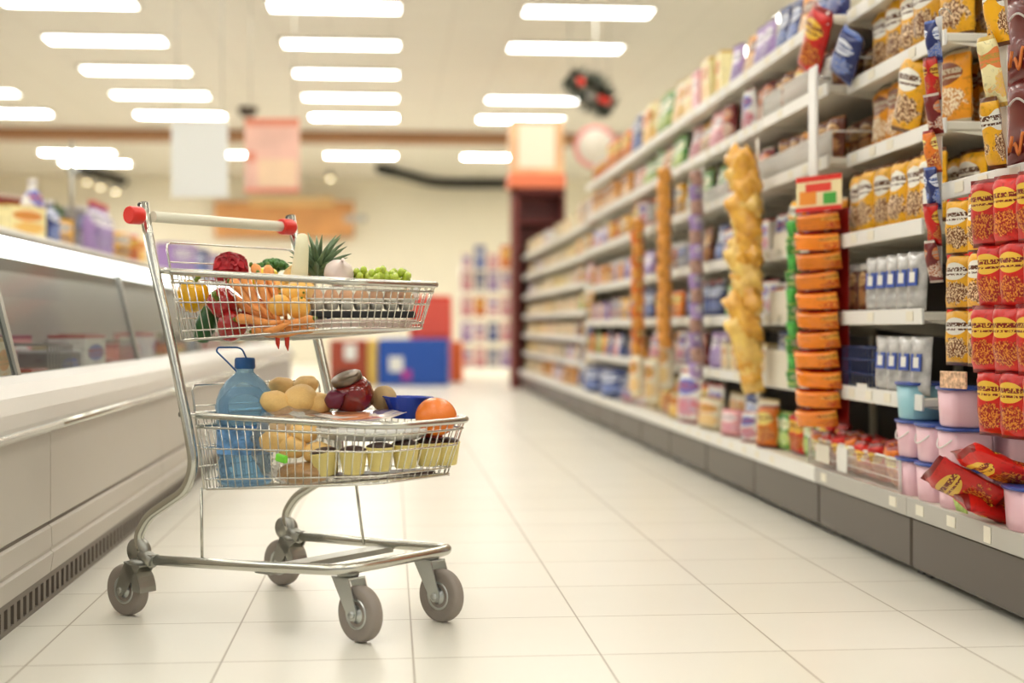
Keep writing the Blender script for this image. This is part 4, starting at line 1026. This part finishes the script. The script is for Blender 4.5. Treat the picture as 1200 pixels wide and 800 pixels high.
# dark blue crate and clear bags on the lowest shelf of the next bay
e = thing('wire_crate', 'dark blue wire crate of packs on lowest shelf behind orange strip', 'crate', (1.56,4.46,.502))
bm = bmesh.new()
for k in range(12): tube(bm, [(-.06,-.17+.031*k,0),(-.06,-.17+.031*k,.13)], .0025, 5)
for z in (0,.045,.09,.13): tube(bm, [(-.06,-.17,z+.003),(-.06,.17,z+.003),(.10,.17,z+.003),(.10,-.17,z+.003)], .003, 5, closed=True)
obj('grid', bm, mat('navy wire', (.02,.04,.14), .4), e)
bm = rbox(-.003,-.05,0,.0,.05,.03,.001,1); obj('white_label', bm, M_white, e, loc=(-.066,-.05,-.012))
M_clr2 = mat('greyish clear pouch', (.50,.49,.47), .15, var=.35, vscale=25, coat=.6)
M_bl = mat('blue pouch label', (.05,.10,.42), .35)
for k, (y, z, lvl) in enumerate([(3.97,.502,'l'),(4.07,.502,'l'),(4.17,.502,'l'),(4.27,.502,'l'),(4.0,.748,'u'),(4.09,.748,'u'),(4.18,.748,'u'),(4.27,.748,'u'),(4.36,.748,'u')]):
    me = _cache.setdefault('pouch', mesh_of('clear_pouch', bag_mesh(.085,.17,.035,4), M_clr2))
    o = obj('clear_pouch', me, None, loc=(1.515,y,z), rot=(-.05,0,-pi/2+.3))
    nm = ['nearest','second','third','fourth','fifth'][k if k < 4 else k-4]
    tag(o, f'greyish clear pouch with blue label, {nm} along the {"shelf just above pink tubs" if lvl == "l" else "second shelf up in the second bay"}', 'pouch', 'clear pouches with blue labels')
    bm = bmesh.new(); bx(bm, -.022,-.021,.07,.022,-.018,.12); bx(bm, -.012,-.0215,.08,.012,-.0205,.11, 1); ob = obj('label', mesh_of('label', bm, [M_bl, M_white]), None, o)
# items along the base deck further off
for i, (px, py, col, sz, w_) in enumerate([(815,470,'white',(.20,.27,.11),'tall white and yellow bag on base deck below the brown strip'),(838,478,'cream',(.16,.15,.09),'cream bag on base deck just right of the tall white one'),
        (800,482,'pale yellow',(.15,.14,.09),'small golden bag on base deck left of the tall white bag'),(862,490,'pale pink',(.13,.12,.06),'pale pink pack at the deck edge under the golden cluster'),
        (905,497,'orange',(.12,.17,.06),'orange pack standing on the deck left of wire fence'),(885,495,'white',(.11,.13,.05),'white pack on the deck below green strip'),
        (722,450,'navy blue',(.26,.20,.13),'large navy blue sack on the base deck, far along'),(700,440,'navy blue',(.24,.19,.13),'navy blue sack just beyond the large blue sack'),
        (742,462,'white',(.16,.10,.08),'low white pack in front of the blue sacks'),(670,440,'golden',(.22,.10,.08),'golden bags pack lying far along the deck')]):
    y_ = None
    k_ = (px-600)/F; X_ = 1.52; y_ = X_*(ct-k_*st)/(k_*ct+st)
    o = obj('snack_bag', prod('snack_bag', col, sz, i % 3), None, loc=(1.50,y_,.217), rot=(-.08,.05*sin(i),-pi/2+.5)); tag(o, w_, 'snack bag')
# bright tilted bags sticking out of upper shelves
q = at(935,45,4.95); o = obj('snack_bag', prod('snack_bag','red',(.13,.24,.06),1), None, loc=(1.47,4.93,1.60), rot=(.1,.55,-pi/2+.35)); tag(o, 'bright red bag leaning out over the wire fence, upper right', 'snack bag')
o = obj('snack_bag', prod('snack_bag','navy blue',(.13,.17,.06),2), None, loc=(1.52,4.72,1.545), rot=(.1,.6,-pi/2+.35)); tag(o, 'navy blue bag leaning right of the wire fence, upper right', 'snack bag')
o = obj('snack_bag', prod('snack_bag','yellow',(.14,.235,.05),1), None, loc=(1.56,4.22,1.292), rot=(-.02,.28,-pi/2+.25)); tag(o, 'tall yellow bag tilted out at the near end of fourth shelf', 'snack bag')
o = obj('snack_bag', prod('snack_bag','yellow',(.08,.13,.05),1), None, loc=(1.46,5.05,1.03), rot=(0,.2,-pi/2+.45)); tag(o, 'small yellow pack just left of the orange strip header card', 'snack bag')
o = obj('white_pouch', prod('carton','white',(.11,.12,.05),0), None, loc=(1.45,8.0,1.29), rot=(0,0,-pi/2+.4)); tag(o, 'pale rounded pack at the top of the furthest amber strip', 'package')

# ------------------------------------------------------------------ left refrigerated counters
M_case = mat('grey beige enamel', (.50,.455,.39), .38); M_case2 = mat('light beige enamel', (.62,.59,.53), .35)
M_groove = mat('dark seam', (.16,.13,.10), .6); M_strl = mat('case light strip', (1,.99,.96), .4, emit=4.)
M_inner = mat('pale case interior', (.85,.84,.80), .4)
CX = -.87
def counter(y0, y1, n):
    h = (y1-y0)/2; c = thing('refrigerated_counter', f'beige glass-fronted refrigerated counter on the left, {nth(n)} unit from camera', 'refrigerated counter', (0,(y0+y1)/2,0), 0, 'refrigerated counters along the left side')
    bm = bmesh.new(); bx(bm, CX-.06,-h,0,CX-.012,h,.075); obj('kick_base', bm, M_black, c)
    bm = bmesh.new(); bx(bm, CX-.012,-h,.0,CX,h,.012); bx(bm, CX-.012,-h,.058,CX,h,.075); n_ = int((y1-y0)/.055)
    for k in range(n_): bx(bm, CX-.012,-h+(y1-y0)*k/n_,.012,CX,-h+(y1-y0)*k/n_+.026,.058)
    obj('kick_grille', bm, mat('grille', (.17,.14,.11), .5) if 'grille' not in bpy.data.materials else bpy.data.materials['grille'], c)
    bm = bmesh.new()
    prism_xz(bm, [(CX+.004,.075),(CX+.012,.125),(CX+.004,.130),(CX+.004,.136),(CX+.008,.140),(CX+.006,.190),(CX-.002,.196),(CX-.002,.203),(CX+.004,.208),(CX+.004,.44),(CX-.7,.44),(CX-.7,.075)], -h+.002, h-.002)
    obj('body_panel', bm, M_case, c)
    bm = bmesh.new(); prism_xz(bm, [(CX-.002,.196),(CX-.0005,.196),(CX-.0005,.203),(CX-.002,.203)], -h+.002, h-.002); obj('seam', bm, M_groove, c)
    bm = bmesh.new(); prism_xz(bm, [(CX+.004,.44),(CX+.020,.450),(CX+.020,.470),(CX+.012,.500),(CX-.005,.535),(CX-.035,.562),(CX-.075,.577),(CX-.105,.577),(CX-.105,.44)], -h, h); 
    for f in bm.faces: f.smooth = False
    obj('front_apron', bm, M_case2, c)
    bm = bmesh.new(); tube(bm, [(CX+.028,-h,.452),(CX+.028,h,.452)], .011, 10); obj('bumper_rail', bm, M_chrome, c)
    bm = bmesh.new(); prism_xz(bm, [(CX-.078,.577),(CX-.090,.577),(CX-.135,.75),(CX-.168,.892),(CX-.157,.892),(CX-.124,.75)], -h, h); 
    bm.free(); bm = bmesh.new()
    pts = [(CX-.083,.577),(CX-.110,.68),(CX-.136,.78),(CX-.160,.894)]
    for (xa,za),(xb,zb) in zip(pts, pts[1:]):
        vs = [bm.verts.new(p) for p in ((xa,-h,za),(xa,h,za),(xb,h,zb),(xb,-h,zb))]; bm.faces.new(vs)
    bmesh.ops.remove_doubles(bm, verts=bm.verts, dist=1e-5); bmesh.ops.solidify(bm, geom=list(bm.faces), thickness=.005)
    obj('glass_front', bm, M_glass, c)
    bm = bmesh.new(); prism_xz(bm, [(CX-.076,.577),(CX-.092,.577),(CX-.168,.894),(CX-.152,.894)], -h, -h+.03); obj('mullion', bm, M_plate, c)
    bm = bmesh.new(); prism_xz(bm, [(CX-.152,.894),(CX-.150,.942),(CX-.175,.947),(CX-.215,.945),(CX-.215,.894)], -h, h); obj('light_strip', bm, M_strl, c)
    bm = bmesh.new(); bx(bm, CX-.62,-h,.915,CX-.215,h,.942); obj('top_shelf', bm, M_case2, c)
    bm = bmesh.new(); bx(bm, CX-.7,-h,.44,CX-.66,h,.93); obj('rear_panel', bm, M_inner, c)
    bm = bmesh.new(); bx(bm, CX-.66,-h,.44,CX-.105,h,.47); obj('display_deck', bm, M_inner, c)
    return c
ys = [1.92,3.72,5.48,7.24,9.0,10.76,12.5]
for n in range(6): counter(ys[n], ys[n+1], n)
# goods inside the counters
rnd = random.Random(8)
M_frame = mat('grey wire', (.30,.28,.25), .4, .6)
for n in range(3):
    y = [3.50,4.55,5.7][n]; e = thing('wire_basket', f'grey wire basket behind the counter glass, {nth(n)} from camera', 'wire basket', (CX-.30,y,.472))
    bm = bmesh.new(); w_, d_, h_ = .16,.14,.17
    for k in range(9):
        yy = -w_+2*w_*k/8
        for x in (-d_,d_): tube(bm, [(x,yy,0),(x,yy,h_)], .0022, 5)
    for z in (0,h_*.5,h_): tube(bm, [(-d_,-w_,z+.003),(d_,-w_,z+.003),(d_,w_,z+.003),(-d_,w_,z+.003)], .003, 5, closed=True)
    obj('grid', bm, M_frame, e)
GC = ['pale pink','white','cream','orange','silver grey','white','pale pink']
for k in range(22):
    y = 3.25+.42*k; col = GC[k % 7]; 
    for r_ in range(2):
        o = obj('carton', prod('carton', col if r_ == 0 else GC[(k+3) % 7], (.24,.10+.05*((k+r_) % 3),.14), 0), None, loc=(CX-.28-.19*r_,y+.1*r_,.471), rot=(0,0,pi/2+.1*sin(k)))
        tag(o, f'pale food package inside the glass counter, {"front" if r_ == 0 else "rear"} row, {"nearest" if k == 0 else str(k)+" places beyond the nearest"}', 'package', 'packages inside the glass counters')
# goods on top of the counters
TOP = 1.15
for k in range(7):
    y_ = 5.2+1.8*k; e = thing('low_shelf_unit', f'low cream shelf unit behind the left counters, {nth(k)} from camera', 'shelf unit', (-2.15,y_+.9,0), 0, 'low shelf units behind the left counters')
    bm = bmesh.new(); bx(bm, -.45,-.895,0,.0,.895,.10); bx(bm, -.25,-.895,.10,-.22,.895,1.12); bx(bm, -.45,-.895,.10,.40,-.875,1.12); bx(bm, -.45,.875,.10,.40,.895,1.12); bx(bm, .0,-.895,0,.40,.895,.10)
    obj('carcass', bm, M_cream, e)
    for z in (.4,.7): obj('shelf', rbox(-.22,-.87,z,.38,.87,z+.02,.004,1), M_cream, e)
    obj('top_panel', rbox(-.46,-.898,1.12,.42,.898,1.15,.006,1), M_white, e)
def topitem(kind, col, size, px, X, label, seed=0, grp='goods standing on top of the left counters', rz=0.):
    X = X*1.62; size = (size[0]*1.65,size[1]*1.62,size[2]*1.65)
    k_ = (px-600)/F; y_ = X*(ct-k_*st)/(k_*ct+st)
    o = obj(kind, prod(kind, col, size, seed), None, loc=(X,y_,TOP), rot=(0,0,pi/2-.5+rz)); tag(o, label, CATS[kind]); return y_
topitem('carton','pale yellow',(.16,.10,.1),18,-1.17,'cream box on the low shelf unit at the left edge of view')
topitem('carton','dark red',(.22,.20,.1),5,-1.40,'dark red carton behind the cream box, far left')
topitem('bottle','white',(.075,.20,.07),38,-1.16,'white bottle with grey cap on the low shelf unit beside the cream box')
topitem('bottle','navy blue',(.07,.16,.07),58,-1.18,'dark blue bottle right of the white bottle')
topitem('carton','yellow',(.09,.11,.06),68,-1.18,'small yellow carton on the low shelf unit beneath the plants')
topitem('bottle','green',(.07,.15,.07),75,-1.30,'green bottle behind the small yellow carton')
topitem('carton','silver grey',(.10,.20,.06),92,-1.24,'tall grey pack between the plants and purple bottles')
for i, px in enumerate((108,115,122)): topitem('bottle','lilac',(.075,.21,.07),px,-1.15,f'purple bottle with white print, {["left","middle","right"][i]} of three on the low shelf unit',1)
for i, px in enumerate((138,148,158)): topitem('snack_bag',['yellow','red','pale yellow'][i],(.14,.13,.07),px,-1.15,f'{["yellow","red","pale yellow"][i]} pack on the low shelf unit just left of the cart handle',i)
for i, px in enumerate((206,222,238,254,268)): topitem('carton',['lilac','navy blue','lilac','white','lilac'][i],(.22,.17,.1),px,-1.15,f'{["lilac","navy blue","lilac","white","lilac"][i]} carton on shelf unit seen behind the cart, {nth(i)} from left')
# potted plants
M_leafg = mat('dark green leaf', (.05,.20,.03), .45, var=.5, vscale=30); M_pot = mat('brown pot', (.25,.12,.06), .6)
for i, (px, X, sc_, w_) in enumerate([(44,-2.36,1.45,'leftmost'),(66,-2.34,1.45,'middle'),(88,-2.3,1.4,'rightmost')]):
    k_ = (px-600)/F; y_ = X*(ct-k_*st)/(k_*ct+st); e = thing('potted_plant', f'bushy green potted plant on the low left shelf unit, {w_} of three', 'plant', (X,y_,TOP)); e.scale = (sc_,)*3
    bm = bmesh.new(); lathe(bm, [(.035,0),(.04,.004),(.052,.085),(.055,.09),(.045,.088)], 20); obj('pot', bm, M_pot, e)
    bm = bmesh.new(); rnd = random.Random(i+40)
    for k in range(170):
        a, el = rnd.uniform(0,2*pi), rnd.uniform(.1,1.7); d = rnd.uniform(.06,.14); p = Vector((cos(a)*sin(el)*d, sin(a)*sin(el)*d, .15+cos(el)*d*.9)); t_ = Vector((rnd.uniform(-1,1),rnd.uniform(-1,1),rnd.uniform(-.4,.8))).normalized()*.036
        s_ = t_.cross(Vector((0,0,1))).normalized()*.017
        vs = [bm.verts.new(q) for q in (p-t_, p+s_+Vector((0,0,.004)), p+t_, p-s_+Vector((0,0,.004)))]; bm.faces.new(vs).smooth = True
        if k < 30: tube(bm, [(0,0,.085),p*.6+Vector((0,0,.05)),p], .0015, 4)
    obj('foliage', bm, M_leafg, e)
# price pole on the counter
q = at(84,200,9.0); bm = bmesh.new(); tube(bm, [(0,0,0),(0,0,.72)], .014, 10); bx(bm, -.03,-.03,0,.03,.03,.006)
e = obj('counter_pole', bm, M_plate, loc=(q.x-.0,q.y,TOP)); tag(e, 'slim grey pole rising behind the plants', 'pole')

# ------------------------------------------------------------------ hanging signs, far end
def flat_sign(name, px0, py0, px1, py1, zc, m, label, cat='sign', parts=None, wire=True, dz=.03):
    a = at(px0,py0,zc); b_ = at(px1,py1,zc); wd = (b_-a).xy.length; ht = abs(a.z-b_.z); cx = (a+b_)/2
    e = thing(name, label, cat, (cx.x,cx.y,min(a.z,b_.z)), -TH)
    obj('panel', rbox(-wd/2,-dz/2,0,wd/2,dz/2,ht,.008,2), m, e)
    if wire:
        bm = bmesh.new(); top = CEIL-min(a.z,b_.z)
        for s in (-1, 1): tube(bm, [(s*wd*.4,0,ht),(s*wd*.4,0,top)], .004, 6)
        obj('hanging_wire', bm, M_plate, e)
    for nm, x0, z0, x1, z1, mm in (parts or []):
        obj(nm, rbox(wd*(x0-.5),-dz/2-.008,ht*z0,wd*(x1-.5),-dz/2-.001,ht*z1,.002,1), mm, e)
    return e
M_signw = mat('white sign face', (.84,.86,.84), .5); M_signp = mat('pale pink poster', (.88,.55,.45), .55, var=.12, vscale=3)
M_coral = mat('coral poster band', (.80,.28,.18), .55); M_peach = mat('peach poster block', (.90,.66,.45), .55, var=.1, vscale=4)
flat_sign('hanging_sign', 201,143,267,231, 11.5, M_signw, 'blank white rectangular sign hanging above the counters on the left')
flat_sign('hanging_poster', 287,139,351,226, 13., M_signp, 'pink and coral poster hanging right of the blank white sign', 'poster', [('top_band',0,.90,1,1,M_coral),('lower_block',.25,.08,.95,.45,M_peach),('bottom_band',0,0,1,.06,M_coral),('logo',.06,.42,.2,.55,M_coral)])
M_wood = mat('orange brown sign board', (.62,.30,.10), .5, var=.15, vscale=2)
flat_sign('wall_sign', 252,236,415,278, 28.4, M_wood, 'long orange-brown sign board on the far wall behind cart handle', 'sign', [('top_band',.25,.88,.85,1.12,mat('gold band', (.80,.55,.25), .5)),('plate',.93,.42,1.09,.60,M_plate)], wire=False, dz=.1)
# bokeh lamps: small wall-wash spot lamps near the far wall
bmh = bmesh.new(); lathe(bmh, [(.02,.14),(.05,.12),(.085,.02),(.09,0),(.08,.0),(.045,.10),(.0,.11)], 16, cap=False); me_sh = mesh_of('shade', bmh, M_plate)
bml = bmesh.new(); ball(bml, .06, c=(0,0,.035), sub=2); me_bu = mesh_of('bulb', bml, mat('warm bulb', (1,.82,.50), .5, emit=9.))
for i, (px,py,w_) in enumerate([(102,211,'leftmost of three beside the black ceiling trim'),(118,217,'middle of three beside the black ceiling trim'),(135,222,'rightmost of three beside the black ceiling trim'),(387,207,'single one above the orange-brown sign')]):
    q = at(px,py,27.); e = thing('pendant_lamp', 'small warm pendant lamp near the far wall, '+w_, 'lamp', tuple(q-Vector((0,0,.035))), 0, 'small pendant lamps by the far wall')
    obj('shade', me_sh, None, e); obj('bulb', me_bu, None, e)
    bm = bmesh.new(); tube(bm, [(0,0,.12),(0,0,CEIL-q.z+.035)], .006, 6); obj('cord', bm, M_black, e)
# gondola end unit with header light box
q0 = at(598,455,16.25); M_mar2 = mat('dark maroon enamel', (.16,.025,.02), .45)
e = thing('end_display', 'tall dark maroon display unit closing the far end of right shelves', 'display unit', (1.62,16.30,0))
bm = bmesh.new(); bx(bm, -.24,-.20,0,-.17,.22,2.28); bx(bm, -.17,.16,0,.36,.22,2.28); bx(bm, .33,-.20,0,.36,.16,2.28); bx(bm,-.24,-.20,2.22,.36,.22,2.28); obj('carcass', bm, M_mar2, e)
for k in range(7): obj('shelf', rbox(-.165,-.18,.15+.29*k,.325,.155,.17+.29*k,.003,1), M_mar2, e)
M_hdr = mat('lit header face', (.90,.50,.26), .4, var=.25, vscale=3)
e2 = thing('header_box', 'cream and coral header box on top of the maroon end display', 'sign', (1.66,16.30,2.285))
bm = rbox(-.30,-.22,0,.30,.22,.78,.01); obj('box', bm, M_hdr, e2)
obj('lower_band', rbox(-.32,-.24,0,.32,.24,.16,.01), mat('coral band', (.85,.22,.10), .4), e2)
obj('face_panel', rbox(-.22,-.232,.22,.20,-.221,.72,.004), mat('cream header face', (.95,.88,.70), .4), e2)
# garland decoration hung above the shelves
q = at(692,112,14.); g_ = thing('hanging_garland', 'dark green garland with red baubles hanging tilted above right shelves', 'decoration', q, -TH)
bm = bmesh.new(); rnd = random.Random(2)
A, B = Vector((-.22,0,.20)), Vector((.22,0,-.14))
for k in range(420):
    t = rnd.random(); rad = .07+.10*sin(pi*t)**.7; a = rnd.uniform(0,2*pi); c_ = A.lerp(B, t); d = Vector((.62*sin(a)*rad,cos(a)*rad,.78*sin(a)*rad)); tip = c_+d*1.25+Vector((rnd.uniform(-.03,.03),)*1+(0,rnd.uniform(-.03,.03)))
    tube(bm, [c_+d*.3, tip], .006, 4, rr=[.010,.002])
obj('branches', bm, mat('dark pine green', (.02,.035,.02), .6), g_)
for k, (t, ox, oz) in enumerate([(.22,.02,.0),(.35,-.03,.03),(.68,.02,-.02),(.85,.0,.02),(.52,-.02,-.05)]):
    bm = bmesh.new(); ball(bm, .042 if k != 4 else .035, sub=2); o = obj('bauble', bm, M_red if k != 4 else M_white, g_, loc=A.lerp(B,t)+Vector((ox,-.10,oz)))
bm = bmesh.new(); tube(bm, [(-.2,0,.2),(-.2,0,CEIL-q.z)], .004, 6); tube(bm, [(.18,0,-.1),(.18,0,CEIL-q.z)], .004, 6); obj('hanging_wire', bm, M_plate, g_)
# round sign
q = at(698,172,13.5); e = thing('round_sign', 'round cream sign with pink rim hanging above the far shelves', 'sign', q, -TH)
bm = bmesh.new(); lathe(bm, [(.16,-.02),(.21,-.02),(.21,.02),(.16,.02)], 36, axis='Y'); obj('rim', bm, mat('pink rim', (.85,.35,.32), .5), e)
bm = bmesh.new(); lathe(bm, [(.001,-.024),(.165,-.024),(.165,.015),(.001,.015)], 36, axis='Y'); obj('face', bm, mat('cream face', (.85,.78,.66), .5), e)
bm = bmesh.new(); tube(bm, [(0,0,.2),(0,0,CEIL-q.z)], .004, 6); obj('hanging_wire', bm, M_plate, e)
# red and blue bins at the far end of the aisle
def far_box(name, px0, py0, px1, py1, zc, dep, m, label, cat, parts=None):
    a = at(px0,py1,zc); b_ = at(px1,py1,zc); wd = (b_-a).xy.length; z1 = at(px0,py0,zc).z; z0 = max(0, a.z)
    z0 = 0
    e = thing(name, label, cat, ((a.x+b_.x)/2,(a.y+b_.y)/2,z0), -TH)
    obj('body', rbox(-wd/2,0,0,wd/2,dep,z1-z0,.02,2), m, e); ht = z1-z0
    for nm, x0, za, x1, zb, mm in (parts or []): obj(nm, rbox(wd*(x0-.5),-.02,ht*za,wd*(x1-.5),-.001,ht*zb,.004,1), mm, e)
    return e
M_blue = mat('strong blue panel', (.01,.08,.42), .4); M_rd = mat('strong red panel', (.72,.045,.02), .4); M_ylw = mat('yellow edge', (.80,.55,.12), .4); M_mar3 = mat('brick red panel', (.36,.06,.03), .45)
far_box('promotion_bin', 443,397,525,450, 17.0, .6, M_blue, 'blue promotion bin with small printed roundel at the far end', 'bin', [('roundel',.16,.30,.36,.62,M_signw),('spot',.34,.12,.48,.34,mat('magenta spot', (.45,.05,.35), .5))])
far_box('red_cabinet', 480,346,528,420, 17.9, .5, M_rd, 'bright red cabinet rising behind the blue bin', 'cabinet', [('upper_panel',.1,.55,.95,.95,mat('coral red panel', (.85,.12,.08), .4))])
far_box('brick_red_bin', 386,398,430,452, 17.2, .6, M_mar3, 'brick red bin left of the blue bin, behind the cart', 'bin', [('white_roundel',.4,.55,.72,.9,M_signw),('dark_disc',.2,.0,.6,.3,M_black)])
far_box('yellow_stand', 431,398,442,452, 17.1, .4, M_ylw, 'narrow yellow stand between the brick red and blue bins', 'stand')
far_box('orange_bin', 527,400,542,446, 18.2, .4, mat('orange red bin', (.75,.20,.06), .4), 'narrow orange-red bin right of the blue bin', 'bin')
# magazine rack with colourful items
qa = at(570,445,19.5); rk = thing('display_rack', 'white wire display rack of pastel items before the maroon end display', 'display rack', (qa.x,qa.y,0), -TH)
bm = bmesh.new()
for s in (-1, 1):
    for y in (0,.35): tube(bm, [(s*.36,y,0),(s*.36,y,1.55)], .012, 6)
for z in (.15,.5,.85,1.2,1.5): bx(bm, -.37,-.01,z-.012,.37,.36,z)
obj('frame', bm, M_white, rk)
RC = ['white','pale pink','silver grey','lilac','white','navy blue','pale pink','orange']
for k in range(5):
    for j in range(4):
        z = (.15,.5,.85,1.2,1.5)[k]; col = RC[(k*3+j) % 8]; lx = -.27+.18*j
        p = Vector((qa.x,qa.y,0))+Matrix.Rotation(-TH,3,'Z') @ Vector((lx,.15,0))
        hh = .26 if k < 4 else .2+.12*(j % 2)
        o = obj('carton', prod('carton', col, (.15,hh,.12), 0), None, loc=(p.x,p.y,z), rot=(0,0,-TH)); tag(o, f'{col} box on far display rack, {["bottom","second","middle","fourth","top"][k]} tier, {nth(j)} from the left', 'box', 'boxes on the far display rack')
# far low shelf unit in pale colours at the left of the rack
far_box('checkout_counter', 395,352,470,398, 24., .8, M_cream, 'pale cream checkout counter near the far wall', 'counter')
far_box('grey_cabinet', 232,356,300,440, 25.5, .6, M_case2, 'pale grey cabinet by the far wall behind the cart', 'cabinet')

q = Vector((-1.95, 19.7, CEIL)); bm = bmesh.new(); lathe(bm, [(.13,0),(.14,-.02),(.12,-.09),(.06,-.13),(.005,-.14)], 24)
tag(obj('ceiling_speaker', bm, mat('dark brown plastic', (.05,.03,.02), .5), loc=q), 'small dark dome on the ceiling between the white sign and pink poster', 'speaker')
